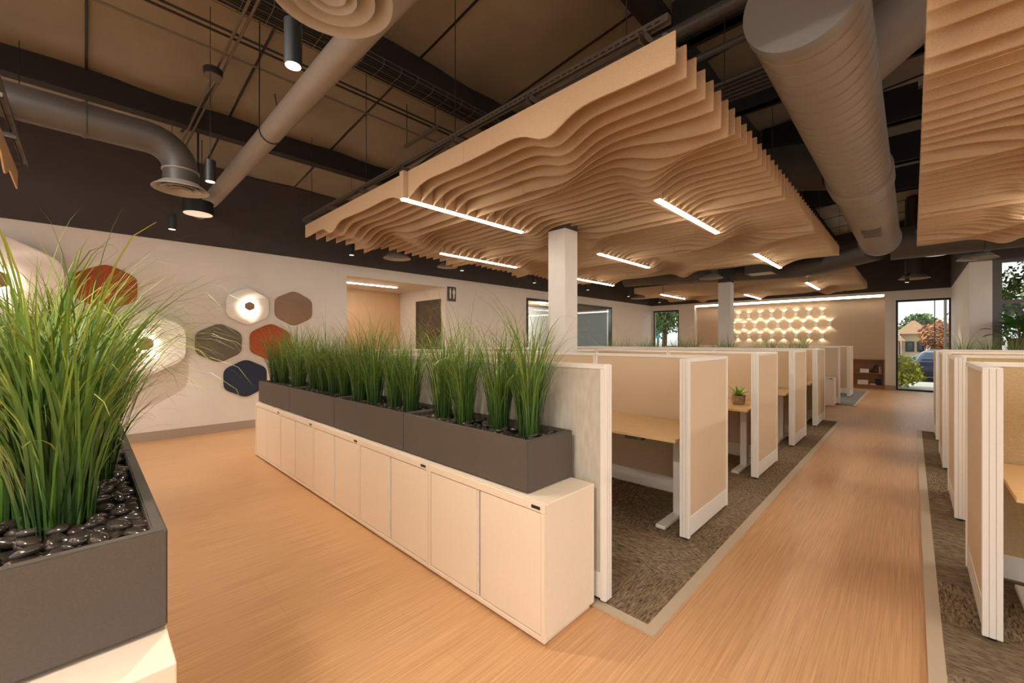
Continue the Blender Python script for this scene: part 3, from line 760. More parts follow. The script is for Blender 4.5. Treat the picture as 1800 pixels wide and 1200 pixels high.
cloud(-6.70, 3, 2.30, 4, 0, 'large wavy tan felt baffle cloud over the left desks', lightlab='linear light strip in the main felt cloud, %s from the camera and wall')
cloud(-6.70, 3, 12.75, 2, 1, 'smaller wavy tan felt baffle cloud hanging over the far desks', lightlab='linear light strip under the far felt cloud, %s from the camera and wall', ztop=ZT)
cloud(.05, 2, -1.47, 6, 1, 'wavy tan felt baffle cloud over the right desks', lightlab='linear light strip in the right felt cloud, %s from the camera')
cloud(-6.75, 3, -4.17, 2, 1, 'wavy tan felt baffle cloud at the upper left corner, only its tip in view', lightlab='linear light strip in the felt cloud behind the camera, %s along')

# ------------------------------------------------------------------ ducts
def ribbed(y0, y1, r, step, h=.007):
    p = []; y = y0
    while y < y1-.02:
        p += [(r, y), (r, y+step-.024), (r-h*2, y+step-.018), (r-h*2, y+step-.006), (r, y+step)]; y += step
    p += [(r, y1)]; return p
dx, dz, dr = -.45, 3.43, .285
r = thing('spiral_duct', 'huge taupe spiral duct running above the aisle to the far end', 'duct', (dx, 6, dz))
new('duct_barrel', lathe(B(), (dx, 0, dz), ribbed(2.80, 6.2, dr, .15), 48, 'Y'), duct_m, r, smooth=True)
new('duct_end_cap', lathe(B(), (dx, 0, dz), [(.01, 2.775), (dr+.004, 2.775), (dr+.008, 2.79), (dr+.008, 2.86), (dr, 2.865)], 48, 'Y'), mat('grey_duct_cap', (128, 126, 124), .5), r, smooth=True)
new('duct_collar', lathe(B(), (dx, 0, dz), [(dr, 6.15), (dr+.025, 6.16), (dr+.025, 6.55), (dr+.012, 6.56), (dr, 6.57)], 48, 'Y'), duct_m, r, smooth=True)
new('duct_barrel', lathe(B(), (dx, 0, dz), ribbed(6.5, 10.4, dr+.008, .105, .008), 48, 'Y'), duct_m, r, smooth=True)
new('duct_end_ring', lathe(B(), (dx, 0, dz), [(dr, 10.36), (dr+.03, 10.37), (dr+.03, 10.45), (.01, 10.46)], 48, 'Y'), duct_m, r, smooth=True)
bm = bx(dx-.10, dx+.12, 8.05, 8.45, dz-dr-.045, dz-dr+.03, .004); hatch = new('access_hatch', bm, strutm, r)
new('hatch_plate', bx(dx-.08, dx+.10, 8.08, 8.42, dz-dr-.05, dz-dr-.045), duct_d, hatch)
def round_duct(pts, rad, label, m, seg=28, rib=None, cap=True):
    c = [sum(p[i] for p in pts)/len(pts) for i in range(3)]
    r = thing('round_duct', label, 'duct', c); new('duct_pipe', tube(B(), pts, rad, seg), m, r, smooth=True)
    for k in range(1, len(pts)-1):
        a, b_, d = Vector(pts[k-1]), Vector(pts[k]), Vector(pts[k+1])
    n = 0
    for k in range(len(pts)-1):
        a, b_ = Vector(pts[k]), Vector(pts[k+1]); L = (b_-a).length
        if L > 1:
            for j in range(1, int(L/1.2)+1):
                c1 = a + (b_-a)*(j*1.2/L - .02/L)
                if j*1.2 < L-.05: new('seam_band', tube(B(), [c1, c1+(b_-a).normalized()*.03], rad+.008, seg), m, r, smooth=True)
    return r
def arc(c, r_, a0, a1, u, v, n=7):
    c, u, v = Vector(c), Vector(u), Vector(v)
    return [tuple(c + u*r_*math.cos(a0+(a1-a0)*i/n) + v*r_*math.sin(a0+(a1-a0)*i/n)) for i in range(n+1)]
round_duct([(-.30, 10.75, 3.36), (3, 10.75, 3.36), (6.5, 10.75, 3.36)], .30, 'dark round cross duct at the end of the spiral duct, right branch', duct_d)
round_duct([(-.5, 10.78, 3.36), (-1.0, 11.4, 3.36), (-1.75, 12.35, 3.36), (-2.3, 12.6, 3.4), (-6.9, 12.6, 3.6)], .27, 'dark round cross duct at the end of the spiral duct, left branch', duct_d)
round_duct([(-.7, 6.7, 3.75), (-1.3, 6.9, 3.95), (-2.0, 7.0, 4.05), (-5, 7.0, 4.1)], .30, 'dark branch duct dropping behind the main felt cloud into the spiral duct', duct_d)
round_duct([(-.30, 4.1, 3.62), (.35, 4.1, 4.1), (1.2, 4.1, 4.7)], .22, 'taupe branch duct rising right from the near end of the spiral duct', duct_m)
# left wall duct with elbow and diffuser
dl = [(-5.43, -4.8, 3.52), (-5.43, .42, 3.52)] + arc((-5.43, .42, 3.25), .27, PI/2, 0, (0, 1, 0), (0, 0, 1), 6)[1:]
rd = round_duct(dl+[(-5.43, .69, 3.10)], .148, 'dark duct along the left with an elbow turning down to a round vent', duct_d)
new('seam_band', lathe(B(), (-5.43, .69, 3.24), [(.148, 0), (.159, .004), (.159, .016), (.148, .02)], 28, close=False), duct_m, rd, smooth=True)
def diffuser(x, y, z, rad, label, neck=0, m=grillm, neckr=None, neckm=duct_d):
    r = thing('round_air_diffuser', label, 'vent', (x, y, z))
    if neck > .5: neck = roof_z(x)+.04-z
    k = rad/.29; s = k
    def cone(r0, z0, r1, z1, t=.008): return lathe(B(), (x, y, z), [(r0*s, z0*s), (r1*s, z1*s), (r1*s, (z1+t)*s), (r0*s, (z0+t)*s), (r0*s, z0*s)], 40, close=False)
    new('outer_ring', cone(.29, .0, .20, .075), m, r, smooth=True)
    new('middle_ring', cone(.205, .0, .13, .07), m, r, smooth=True)
    new('inner_ring', cone(.12, -.005, .06, .06), m, r, smooth=True)
    new('centre_cup', lathe(B(), (x, y, z), [(.07*s, .0), (.045*s, .035*s), (.012*s, .045*s), (.001, .045*s)], 28, close=False), m, r, smooth=True)
    new('throat', lathe(B(), (x, y, z), [(.19*s, .075*s), (.19*s, .10*s), (.001, .10*s)], 32, close=False), duct_d, r, smooth=True)
    if neck: new('neck', lathe(B(), (x, y, z), [((neckr or .17*s), .08*s), ((neckr or .17*s), neck)], 32), neckm, r, smooth=True)
    return r
diffuser(-5.43, .69, 3.06, .238, 'round air diffuser at the end of the duct elbow near the hexagon wall', .08)
diffuser(-1.955, .80, 3.12, .28, 'large round air diffuser at the top edge of the picture', .9)
diffuser(-7.25, 4.25, 3.12, .26, 'round air diffuser near the left corner of the main cloud', .6)
diffuser(-7.3, 5.5, 3.12, .22, 'round air diffuser by the restroom sign', .6)
diffuser(-7.3, 14.4, 3.10, .33, 'round air diffuser in front of the far left corner', .8)
diffuser(-3.72, 11.2, 3.12, .28, 'pale round air diffuser beside the farther column', .8)
diffuser(.03, 14.7, 3.10, .30, 'pale round air diffuser before the glazed door', .9)
diffuser(.86, 11.45, 3.02, .27, 'taupe round air diffuser below the cross duct, right of the aisle', .45)
# drum lights
def drum(x, y, z, rad, h, label):
    r = thing('drum_light', label, 'light', (x, y, z))
    new('drum_body', lathe(B(), (x, y, z), [(rad, .0), (rad, h), (.01, h)], 32), black, r, smooth=True)
    new('stem', tube(B(), [(x, y, z+h), (x, y, roof_z(x)+.06)], .012, 8), black, r)
    new('drum_lens', lathe(B(), (x, y, z), [(rad*.93, -.004), (rad*.93, .001)], 32), mat('drum_lens_%d' % len(bpy.data.materials), (250, 236, 214), .5, emit=(1, .88, .74), estr=.30), r)
drum(-6.85, 1.05, 3.20, .17, .16, 'dark drum-shaped light fixture just below the elbow diffuser')
drum(.33, 11.75, 3.22, .2, .1, 'flat black disc light with a white lens near the glazed door')
# ceiling cassette grille
r = thing('square_air_grille', 'square metal air grille box hanging before the far felt cloud', 'vent', (-2.75, 12.0, 3.2))
bm = bx(-3.05, -2.45, 11.6, 11.62, 3.2, 3.42); box(bm, -3.05, -2.45, 12.2, 12.22, 3.2, 3.42); box(bm, -3.05, -3.03, 11.62, 12.2, 3.2, 3.42); box(bm, -2.47, -2.45, 11.62, 12.2, 3.2, 3.42); box(bm, -3.03, -2.47, 11.62, 12.2, 3.38, 3.42)
new('frame', bm, strutm, r)
for k in range(4): new('blade', bx(-3.02, -2.48, 11.68+k*.14, 11.76+k*.14, 3.215, 3.225), whitemetal, r)

# ------------------------------------------------------------------ pipes, conduits, trays
def pipe(pts, rad, label, m, name='ceiling_pipe', cat='pipe', grp=None, seg=14):
    r = thing(name, label, cat, pts[0], grp); new('pipe_run', tube(B(), pts, rad, seg), m, r, smooth=True)
    return r
p = pipe([(WX+.01, 1.28, 3.56), (-1.0, 1.28, 3.56), (6.5, 1.28, 3.56)], .098, 'thick taupe pipe crossing the upper left of the picture', duct_m, seg=24)
for i, x in enumerate((-7.4, -4.55)):
    bm = tube(B(), [(x, 1.28-.10, roof_z(x)+.05), (x, 1.28-.105, 3.56)] + arc((x, 1.28, 3.56), .106, PI, 2*PI, (0, 1, 0), (0, 0, 1), 10) + [(x, 1.28+.105, 3.56), (x, 1.28+.03, 3.56+.4)], .006, 6)
    new('hanger_strap', bm, steel_d, p)
for i, (x, z) in enumerate(((-4.68, 4.22), (-4.42, 4.24), (-4.34, 4.24))):
    pipe([(x, -4.9, z), (x, 17.0, z)], .011, 'thin brown conduit along the ceiling, %s from the wall' % ORD[i], steel_d if i else strutm, 'conduit', 'conduit', 'ceiling conduits', 8)
for i in range(2):
    pipe([(-7.9, .86+.05*i, 4.14), (-7.9, .90+.05*i, 4.14), (-1.4, .90+.05*i, 4.2)], .012, 'strut channel conduit crossing the ceiling conduits, %s' % ('near one' if i == 0 else 'far one'), strutm, 'conduit', 'conduit', None, 8)
r = thing('strut_channel', 'short slotted strut hanging below the thin conduits', 'strut', (-4.5, 3.0, 4.1))
bm = bx(-4.95, -4.2, 3.0, 3.04, 4.12, 4.16); new('channel', bm, strutm, r)
bm = B(); tube(bm, [(-4.9, 3.02, 4.16), (-4.9, 3.02, 4.7)], .005, 6); tube(bm, [(-4.25, 3.02, 4.16), (-4.25, 3.02, 4.8)], .005, 6); new('hanger_rods', bm, steel_d, r)
# wire cable tray
r = thing('wire_cable_tray', 'black wire cable tray with cables running along the roof beam', 'cable tray', (-4.0, 5, 4.28))
bm = B()
for (x, z) in ((-4.13, 4.30), (-4.03, 4.28), (-3.93, 4.28), (-3.83, 4.30), (-4.13, 4.35), (-3.83, 4.35)): tube(bm, [(x, -4.5, z), (x, 11, z)], .0035, 5)
new('side_wires', bm, strutm, r)
wire_me = None
for k in range(70):
    y = -3.5+k*.2
    if wire_me is None:
        bm = B(); tube(bm, [(-.15, 0, .07), (-.15, 0, .02), (-.1, 0, 0), (.1, 0, 0), (.15, 0, .02), (.15, 0, .07)], .003, 5)
        wire_me = bpy.data.meshes.new('rung'); bm.to_mesh(wire_me); bm.free(); wire_me.materials.append(strutm)
    o = bpy.data.objects.new('rung', wire_me); COL.objects.link(o); o.parent = r; o.location = Vector((-3.98, y, 4.28)) - Vector(r.location)
bm = B()
for k in range(7): tube(bm, [(-4.1+k*.035, -4.5, 4.305+.008*(k % 2)), (-4.1+k*.035, 4, 4.31), (-4.1+k*.035, 11, 4.305)], .010, 6)
new('cables', bm, black, r)
# pipes between cloud and duct at top
pipe([(-3.2, 3.6, 4.2), (3, 3.6, 4.2)], .055, 'brown pipe behind the near corner of the main cloud', duct_d)
pipe([(-3.2, 4.0, 4.15), (3, 4.0, 4.15)], .032, 'thinner brown pipe behind the near corner of the main cloud', duct_d)
for k in range(6):
    pipe([(-3.0, 4.5+k*.075, 4.12), (3, 4.5+k*.075, 4.12)], .020, 'brown parallel conduit in a bank of six behind the main cloud, %s from the camera' % ORD[k], duct_d, 'conduit', 'conduit', 'bank of six conduits', 8)
pipe([(-5.4, 1.0, 4.3), (-6.2, .95, 4.3), (-7.0, .9, 4.3)], .016, 'curved dark conduit near the junction box', steel_d, 'conduit', 'conduit', None, 8)

# cylinder pendants
def pendant(x, y, z, label, rad=.045, h=.20, on=4.0, e=0, zc=None):
    r = thing('cylinder_pendant', label, 'pendant light', (x, y, z), 'black cylinder pendants')
    new('cylinder', lathe(B(), (x, y, z), [(rad*.86, 0), (rad, 0), (rad, h), (.008, h+.004)], 24), black, r, smooth=True)
    new('lens', lathe(B(), (x, y, z), [(rad*.85, -.003), (rad*.85, .003)], 20), glow if 'lit' in label else lens_dim, r)
    new('cord', tube(B(), [(x, y, z+h), (x, y, (zc or roof_z(x)+.06))], .003, 6), black, r)
    if e:
        light('pendant_spot', 'SPOT', (x, y, z-.02), e, WARM, r, spot_size=1.5, spot_blend=.6, shadow_soft_size=.05)
    return r
pendant(-2.52, .82, 3.06, 'lit black cylinder pendant nearest the camera, under the conduits', .047, .25, e=90)
pendant(-4.80, .83, 3.02, 'black cylinder pendant hanging from the junction box', .045, .20, e=90)
pendant(-7.02, .80, 2.98, 'black cylinder pendant before the dark band, left of the pipe end', .045, .20, e=90)
pendant(-6.95, 3.2, 2.99, 'black cylinder pendant below the left corner of the main cloud', .045, .22, e=110)
pendant(-6.85, 5.55, 3.0, 'black cylinder pendant near the restroom sign', .045, .22, e=110)
pendant(-6.95, 8.0, 3.0, 'black cylinder pendant left of the white column', .045, .22, e=110)
pendant(-6.8, 10.2, 3.0, 'black cylinder pendant right of the white column', .045, .22, e=110)
pendant(-6.8, 12.6, 3.0, 'black cylinder pendant before the office window', .045, .22, e=110)
pendant(-7.0, 15.4, 3.0, 'black cylinder pendant in the far left corner', .045, .22, e=110)
pendant(-.1, 14.5, 3.0, 'black cylinder pendant beside the far pale diffuser', .045, .22, e=70)
r = thing('junction_box', 'dark round junction box on the ceiling conduits', 'electrical box', (-4.85, .86, 4.06))
new('box_body', lathe(B(), (-4.85, .86, 4.06), [(.07, 0), (.08, .01), (.08, .06), (.07, .07)], 20), steel_d, r, smooth=True)
new('cover', lathe(B(), (-4.85, .86, 4.05), [(.075, 0), (.075, .01)], 20), strutm, r)

# out-of-view fill lights added to brighten the room, shaped as hanging panels
def fill_panel(x, y, z, sx, sy, e, label):
    r = thing('added_fill_panel', label, 'light', (x, y, z))
    bm = bx(x-sx/2-.02, x+sx/2+.02, y-sy/2-.02, y-sy/2, z, z+.06); box(bm, x-sx/2-.02, x+sx/2+.02, y+sy/2, y+sy/2+.02, z, z+.06)
    box(bm, x-sx/2-.02, x-sx/2, y-sy/2, y+sy/2, z, z+.06); box(bm, x+sx/2, x+sx/2+.02, y-sy/2, y+sy/2, z, z+.06); box(bm, x-sx/2, x+sx/2, y-sy/2, y+sy/2, z+.04, z+.06)
    new('housing', bm, whitemetal, r)
    for i in (-.4, .4): new('hanger_rod', tube(B(), [(x+i*sx, y, z+.06), (x+i*sx, y, roof_z(x)+.06)], .004, 6), steel_d, r)
    light('fill_panel_light', 'AREA', (x, y, z+.03), e, (1, .93, .85), r, shape='RECTANGLE', size=sx-.04, size_y=sy-.04)
fill_panel(-3.2, -1.9, 3.9, 2.4, .5, 200, 'added unseen fill-light panel over the walkway behind the foreground planter, left one')
fill_panel(-.45, -1.7, 3.9, 2.0, .5, 170, 'added unseen fill-light panel over the aisle just behind the camera')
fill_panel(5.3, 3.0, 3.3, .5, 2.4, 130, 'added unseen fill-light panel to the right of the right felt cloud, nearer one')
fill_panel(5.3, 7.5, 3.3, .5, 2.4, 130, 'added unseen fill-light panel to the right of the right felt cloud, farther one')

# ------------------------------------------------------------------ hexagons on the left wall
def hexpts(hw, hh, rr, n=5):
    """rounded hexagon in local (y,z): vertical flat sides"""
    C_ = [(0, hh), (-hw, hh*.5), (-hw, -hh*.5), (0, -hh), (hw, -hh*.5), (hw, hh*.5)]
    out = []
    for i in range(6):
        p0, p1, p2 = Vector(C_[i-1]), Vector(C_[i]), Vector(C_[(i+1) % 6])
        a = p1 + (p0-p1).normalized()*rr; b_ = p1 + (p2-p1).normalized()*rr
        for k in range(n+1):
            t = k/n; out.append((a*(1-t)**2 + p1*2*t*(1-t) + b_*t*t))
    return out
def hexplate(yc, zc, hw, hh, x0, th, rr=.09, dome=0):
    bm = B(); pts = hexpts(hw, hh, rr); n = len(pts)
    L = [(x0, 1.0-.02/hw), (x0, 1.0), (x0+th-.01, 1.0), (x0+th, 1.0-.015/hw)]
    if dome: L += [(x0+th-.0, .7), (x0+th-dome*.5, .45), (x0+th-dome, .30)]
    prev = None; first = None
    for (x, s) in L:
        cur = [bm.verts.new((x, yc+p.x*s, zc+p.y*s)) for p in pts]
        if prev:
            for i in range(n): bm.faces.new((prev[i], prev[(i+1) % n], cur[(i+1) % n], cur[i]))
        else: first = cur
        prev = cur
    bm.faces.new(first); bm.faces.new(prev); return bm
for (nm, yc, zc, hw, m, lab) in [('felt_hexagon', .215, 2.27, .325, rustf, 'rust orange felt hexagon high on the wall behind the tall grass'),
                                 ('felt_hexagon', 1.545, 1.475, .32, greyf, 'charcoal grey felt hexagon in the middle of the cluster'),
                                 ('felt_hexagon', 2.695, 2.11, .32, brownf, 'brown felt hexagon at the upper right of the cluster'),
                                 ('felt_hexagon', 2.31, 1.49, .325, rustf, 'rust orange felt hexagon partly behind the long grass row'),
                                 ('felt_hexagon', 1.925, .868, .32, navyf, 'navy felt hexagon lowest on the wall')]:
    o = new(nm, hexplate(yc, zc, hw, hw*1.04, WX, .03), m, None, off=(WX, yc, zc), smooth=True); tag(o, lab, 'wall panel', 'felt hexagons')
def hexlamp(yc, zc, hw, stand, th, lab, e):
    r = thing('hexagon_wall_lamp', lab, 'wall lamp', (WX, yc, zc))
    new('shade', hexplate(yc, zc, hw, hw*1.06, WX+stand, th, hw*.3), shade, r, smooth=True)
    new('wall_mount', hexplate(yc, zc, hw*.25, hw*.25, WX, stand, .03), shade, r)
    ch = hw*.16 if hw > .4 else hw*.19
    x1 = WX+stand+th
    new('centre_cap', hexplate(yc, zc, ch*1.25, ch*1.35, x1+.065, .02, .02), brownf, r, smooth=True)
    new('glow_ring', hexplate(yc, zc, ch*1.0, ch*1.06, x1+.004, .058, .02), hexglow, r)
    return r
hexlamp(1.95, 2.10, .315, .03, .05, 'small glowing white hexagon wall lamp in the cluster', 1)
hexlamp(.60, 1.47, .475, .20, .06, 'large glowing white hexagon wall lamp beside the foreground grass', 1)
hexlamp(-.75, 2.25, .56, .20, .06, 'large glowing white hexagon wall lamp at the left edge behind the grass', 1)

# ------------------------------------------------------------------ up-down sconces on the beige back wall
SY = YB+.3
def sconce(x, z, lab):
    r = thing('updown_wall_sconce', lab, 'wall light', (x, SY-.05, z), 'small sconces on the beige back wall')
    new('sconce_body', bx(x-.045, x+.045, SY-.10, SY, z-.045, z+.045, .004), whitemetal, r)
    new('lens', bx(x-.03, x+.03, SY-.085, SY-.015, z+.0451, z+.048), lens_dim, r)
    new('lens', bx(x-.03, x+.03, SY-.085, SY-.015, z-.048, z-.0451), lens_dim, r)
    light('sconce_up', 'SPOT', (x, SY-.055, z+.06), 2.2, (1, .86, .64), r, spot_size=1.85, spot_blend=.15, shadow_soft_size=.015, rot=(PI, 0, 0))
    light('sconce_down', 'SPOT', (x, SY-.055, z-.06), 2.2, (1, .86, .64), r, spot_size=1.85, spot_blend=.15, shadow_soft_size=.015)
for rw, (xa, z, n) in enumerate(((-4.875, 2.49, 8), (-5.05, 2.10, 9), (-4.875, 1.70, 8))):
    for k in range(n):
        sconce(xa+k*.3775+(0 if rw != 1 else 0), z, 'small square up-down sconce on the beige wall, %s row, %s from the left' % (['top', 'middle', 'bottom'][rw], ORD[k]))

# ------------------------------------------------------------------ low bookshelf in the niche
r = thing('low_bookshelf', 'low walnut bookshelf built into the beige niche', 'bookshelf', (-1.3, YB+.15, 0))
X0, X1_ = -2.0, -.63
new('shelf_back', bx(X0, X1_, SY-.02, SY, .0, .93), walnut, r)
for z in (.09, .47, .905): new('shelf_board', bx(X0, X1_, YB+.0, SY-.02, z, z+.028), walnut, r)
for x in (X0, X1_-.025): new('side_panel', bx(x, x+.025, YB, SY-.02, 0, .905), walnut, r)
new('plinth', bx(X0, X1_, YB+.01, YB+.03, 0, .09), walnut, r)
tag(new('storage_box', bx(-1.28, -1.02, YB+.05, YB+.22, .118, .26, .004), paper, off=(-1.15, YB+.13, .118)), 'white box on the lower shelf of the low bookshelf', 'box')
tag(new('storage_box', bx(-1.22, -1.0, YB+.05, YB+.20, .498, .62, .004), paper, off=(-1.1, YB+.13, .498)), 'pale box on the upper shelf of the low bookshelf', 'box')
tag(new('paper_stack', bx(-.98, -.84, YB+.05, YB+.20, .118, .155, .002), paper, off=(-.9, YB+.13, .118)), 'low white paper stack on the lower shelf', 'paper')
r = thing('picture_frame', 'dark framed picture leaning on the lower shelf', 'frame', (-.78, YB+.15, .118))
new('frame', bx(-.86, -.71, YB+.10, YB+.12, .118, .32, .003), plasticd, r); new('picture', bx(-.845, -.725, YB+.096, YB+.10, .135, .305), bluebag, r)
tag(new('leaning_book', prism(B(), [(-.97, YB+.08, .498), (-.93, YB+.08, .498), (-.80, YB+.08, .76), (-.88, YB+.08, .73)], (0, .15, 0)), bluebag, off=(-.9, YB+.15, .498)), 'navy book leaning on the upper shelf of the low bookshelf', 'book')
for k, (c, h_) in enumerate((((200, 170, 120), .2), ((160, 90, 70), .22), ((90, 70, 60), .19))):
    x = -.76+k*.033
    tag(new('book', bx(x, x+.028, YB+.06, YB+.20, .498, .498+h_, .002), mat('book_cover_%d' % k, c, .6), off=(x, YB+.1, .498)), ['sand coloured', 'red-brown', 'dark brown'][k] + ' upright book at the right end of the upper shelf', 'book')

# ------------------------------------------------------------------ outdoors
struct('ground_outside', bx(-40, 40, 18.0, 90, -.55, -.45), asphalt)
struct('walk_outside', bx(-12, 12, 17.8, 22.5, -.45, -.06), concrete)
def leafcloud(R, c, rx, ry, rz, n, size):
    V, F, T = [], [], []
    for i in range(n):
        d = Vector((R.gauss(0, 1), R.gauss(0, 1), R.gauss(0, 1))).normalized()*R.uniform(.45, 1)
        k = 1+.3*noise.noise(d*2.3+Vector(c)); p = Vector((c[0]+d.x*rx*k, c[1]+d.y*ry*k, c[2]+d.z*rz*k))
        u = Vector((R.gauss(0, 1), R.gauss(0, 1), R.gauss(0, 1))).normalized(); v = u.orthogonal().normalized(); s = size*R.uniform(.6, 1.3)
        b_ = len(V); V += [p-u*s, p-v*s*.6, p+u*s, p+v*s*.6]; F.append((b_, b_+1, b_+2, b_+3)); t = R.random(); T += [t]*4
    return V, F, T
def tree(x, y, z, h, cr, m, label, seed, size=.16, n=2200, name='street_tree', cat='tree'):
    R = random.Random(seed); r = thing(name, label, cat, (x, y, z))
    bm = tube(B(), [(x, y, z), (x+.1, y, z+h*.45), (x-.05, y+.1, z+h*.7)], [h*.035, h*.025, h*.012], 8)
    for k in range(5):
        a = k*1.3; tube(bm, [(x+.05, y, z+h*.45), (x+math.cos(a)*cr*.5, y+math.sin(a)*cr*.5, z+h*.72)], [h*.014, h*.006], 6)
    new('trunk', bm, bark, r, smooth=True)
    V, F, T = leafcloud(R, (x, y, z+h*.72), cr, cr, h*.33, n, size)
    o = bpy.data.objects.new('foliage', ribbon_mesh('foliage', V, F, T, m, (x, y, z))); COL.objects.link(o); o.parent = r; o['kind'] = 'stuff'
def shrub(x, y, z, rx, rz, m, label, seed, n=900, size=.07):
    R = random.Random(seed); r = thing('shrub', label, 'shrub', (x, y, z))
    bm = B()
    for k in range(6): a = k; tube(bm, [(x, y, z), (x+math.cos(a)*rx*.5, y+math.sin(a)*rx*.5, z+rz)], .012, 5)
    new('stems', bm, bark, r)
    V, F, T = leafcloud(R, (x, y, z+rz), rx, rx, rz, n, size)
    o = bpy.data.objects.new('foliage', ribbon_mesh('foliage', V, F, T, m, (x, y, z))); COL.objects.link(o); o.parent = r; o['kind'] = 'stuff'
shrub(-.30, 19.4, -.06, .55, .55, shruby, 'bright yellow-green shrub just outside the glazed door', 61, 1400)
shrub(-2.2, 36, -.45, 1.5, .9, shruby, 'low flowering hedge across the parking lot', 62, 1500, .12)
r = thing('garden_wall', 'low brown block wall behind the shrub outside', 'wall', (-2.5, 31, -.45)); new('wall_body', bx(-4.5, -.25, 30.6, 31, -.45, .55), stucco, r); new('coping', bx(-4.55, -.2, 30.55, 31.05, .55, .63), concrete, r)
# dark blue car seen from behind
cx, cy, cz = .97, 27.6, -.45
r = thing('parked_suv', 'dark blue car parked outside the glazed door, seen from behind', 'car', (cx, cy, cz))
def carsec(y, hw, zb, zs, zr, rw):   # cross section list
    return [(-hw*.94, zb), (-hw, zb+.25), (-hw, zs*.8), (-hw*.96, zs), (-rw, zr-.06), (-rw*.85, zr), (0, zr+.02), (rw*.85, zr), (rw, zr-.06), (hw*.96, zs), (hw, zs*.8), (hw, zb+.25), (hw*.94, zb)]
secs = [(0, .86, .35, .95, .97, .80), (.06, .90, .28, 1.0, 1.04, .80), (.5, .92, .25, 1.02, 1.42, .66), (1.0, .93, .25, 1.02, 1.48, .66), (2.4, .93, .25, 1.0, 1.46, .66), (3.2, .93, .25, .98, 1.02, .82), (4.2, .90, .28, .9, .93, .78), (4.5, .8, .35, .75, .77, .7)]
bm = B(); prev = None
for s in secs:
    cur = [bm.verts.new((cx+p[0], cy+s[0], cz+p[1])) for p in carsec(*s)]
    if prev:
        for i in range(len(cur)-1): bm.faces.new((prev[i], prev[i+1], cur[i+1], cur[i]))
        bm.faces.new((prev[-1], prev[0], cur[0], cur[-1]))
    else: bm.faces.new(cur)
    prev = cur
bm.faces.new(prev[::-1]); new('body', bm, carpaint, r, smooth=True)
new('rear_window', prism(B(), [(cx-.66, cy+.10, cz+1.08), (cx+.66, cy+.10, cz+1.08), (cx+.54, cy+.42, cz+1.38), (cx-.54, cy+.42, cz+1.38)], (0, -.03, .02)), carglass, r)
for s in (-1, 1):
    new('tail_lamp', bx(cx+s*.86-.07, cx+s*.86+.07, cy-.02, cy+.12, cz+.72, cz+.98, .02), redl, r)
    for yy in (.85, 3.6):
        wh = new('wheel', lathe(B(), (cx+s*.84, cy+yy, cz+.34), [(.2, -.1), (.33, -.09), (.34, 0), (.33, .09), (.2, .1)], 24, 'X'), rubber, r, smooth=True)
new('bumper', bx(cx-.88, cx+.88, cy-.06, cy+.1, cz+.30, cz+.56, .03), cardark, r); new('licence_plate', bx(cx-.16, cx+.16, cy-.03, cy-.02+.03, cz+.66, cz+.80), paper, r)
# distant pale car
r = thing('distant_car', 'small pale blue car far across the street', 'car', (1.6, 36, -.45))
new('body', prism(B(), [(-.4, 36, .0), (3.6, 36, .0), (3.6, 36, .45), (2.9, 36, .55), (2.3, 36, 1.0), (.7, 36, 1.0), (.1, 36, .55), (-.4, 36, .45)], (0, 1.7, 0)), mat('pale_blue_car', (150, 178, 200), .3, .3), r)
new('side_window', prism(B(), [(.3, 35.98, .56), (2.7, 35.98, .56), (2.2, 35.98, .94), (.8, 35.98, .94)], (0, .03, 0)), carglass, r)
for x in (.4, 2.8): new('wheel', lathe(B(), (x, 36.1, -.12), [(.2, -.1), (.33, -.09), (.33, .09), (.2, .1)], 16, 'Y'), rubber, r)
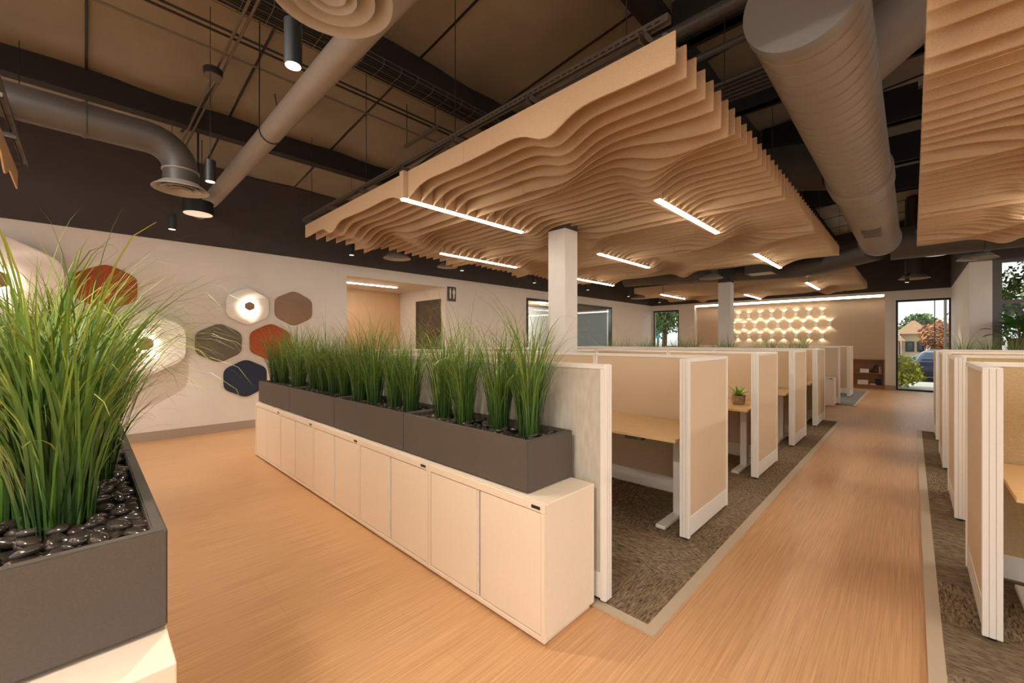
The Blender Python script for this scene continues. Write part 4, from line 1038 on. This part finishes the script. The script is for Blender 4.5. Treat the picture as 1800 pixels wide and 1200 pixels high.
# buildings
def building(x0, x1, y0, y1, z1, m, label, wins):
    r = thing('stucco_building', label, 'building', ((x0+x1)/2, (y0+y1)/2, -.45))
    new('wall', bx(x0, x1, y0, y1, -.45, z1), m, r)
    bm = prism(B(), [(x0-.4, y0-.4, z1), (x1+.4, y0-.4, z1), (x1-.6, y0+2, z1+1.1), (x0+.6, y0+2, z1+1.1)], (0, .3, 0)); new('roof', bm, terracotta, r)
    for (a, b_, c_, d) in wins: wn = new('window', bx(a, b_, y0-.06, y0+.02, c_, d), blackfr, r); new('pane', bx(a+.1, b_-.1, y0-.08, y0-.05, c_+.1, d-.1), carglass, wn)
building(-6.0, -.75, 44, 50, 1.55, stucco, 'tan stucco building across the street, low wing', [(-3.3, -2.2, .1, 1.1), (-1.7, -.9, -.3, 1.1)])
building(-.65, .75, 45, 50, 2.1, stucco2, 'taller cream stucco building beside the orange tree', [(-.4, .1, .7, 1.5), (.25, .65, .7, 1.5)])
tree(1.25, 40, -.45, 3.2, 1.0, treeo, 'orange-brown autumn tree across the street', 71, .11, 2600)
tree(2.9, 42.5, -.45, 3.3, 1.1, treeo, 'rust-tinged tree behind the parked car', 72, .11, 2200)
tree(-2.6, 58, -.45, 4.3, 1.7, treeg, 'green tree behind the tan building', 73, .16, 2000)
tree(.6, 60, -.45, 4.6, 1.6, treeg, 'green treetop behind the cream building', 74, .16, 2000)
tree(4.2, 60, -.45, 4.8, 1.7, treeg, 'green tree at the far right of the door view', 75, .16, 2000)
tree(2.25, 25.5, -.45, 4.6, 1.05, treeg, 'leafy tree hanging into the upper right of the door view', 76, .08, 2000)
tree(2.1, 15.9, -.45, 4.0, .75, treeg, 'bushy tree right outside the right window', 77, .06, 1500)
tree(3.4, 19.2, -.45, 3.4, .95, treeo, 'pinkish blossoming tree outside the right window', 78, .06, 1500)
tree(-10.9, 24.5, -.45, 5.6, 1.3, treeg, 'dark tree outside the small back window', 79, .1, 2600)
r = thing('shade_canopy', 'blue and white striped canopy outside the small back window', 'canopy', (-14.5, 27, 1.5))
for k in range(10): new('stripe', bx(-16.5+k*.42, -16.5+k*.42+.42, 27, 27.1, 1.7, 2.35), mat('canopy_%d' % k, (70, 150, 190) if k % 2 else (225, 230, 230), .7), r)
new('post', bx(-16.4, -16.3, 27.1, 27.2, -.45, 1.7), strutm, r); new('post', bx(-12.5, -12.4, 27.1, 27.2, -.45, 1.7), strutm, r)
r = thing('lamp_post', 'thin street lamp post outside the glazed door', 'lamp post', (1.3, 33, -.45)); new('pole', tube(B(), [(1.3, 33, -.45), (1.3, 33, 6)], .06, 8), strutm, r); new('lamp_head', bx(1.0, 1.3, 32.9, 33.1, 5.95, 6.05), strutm, r)
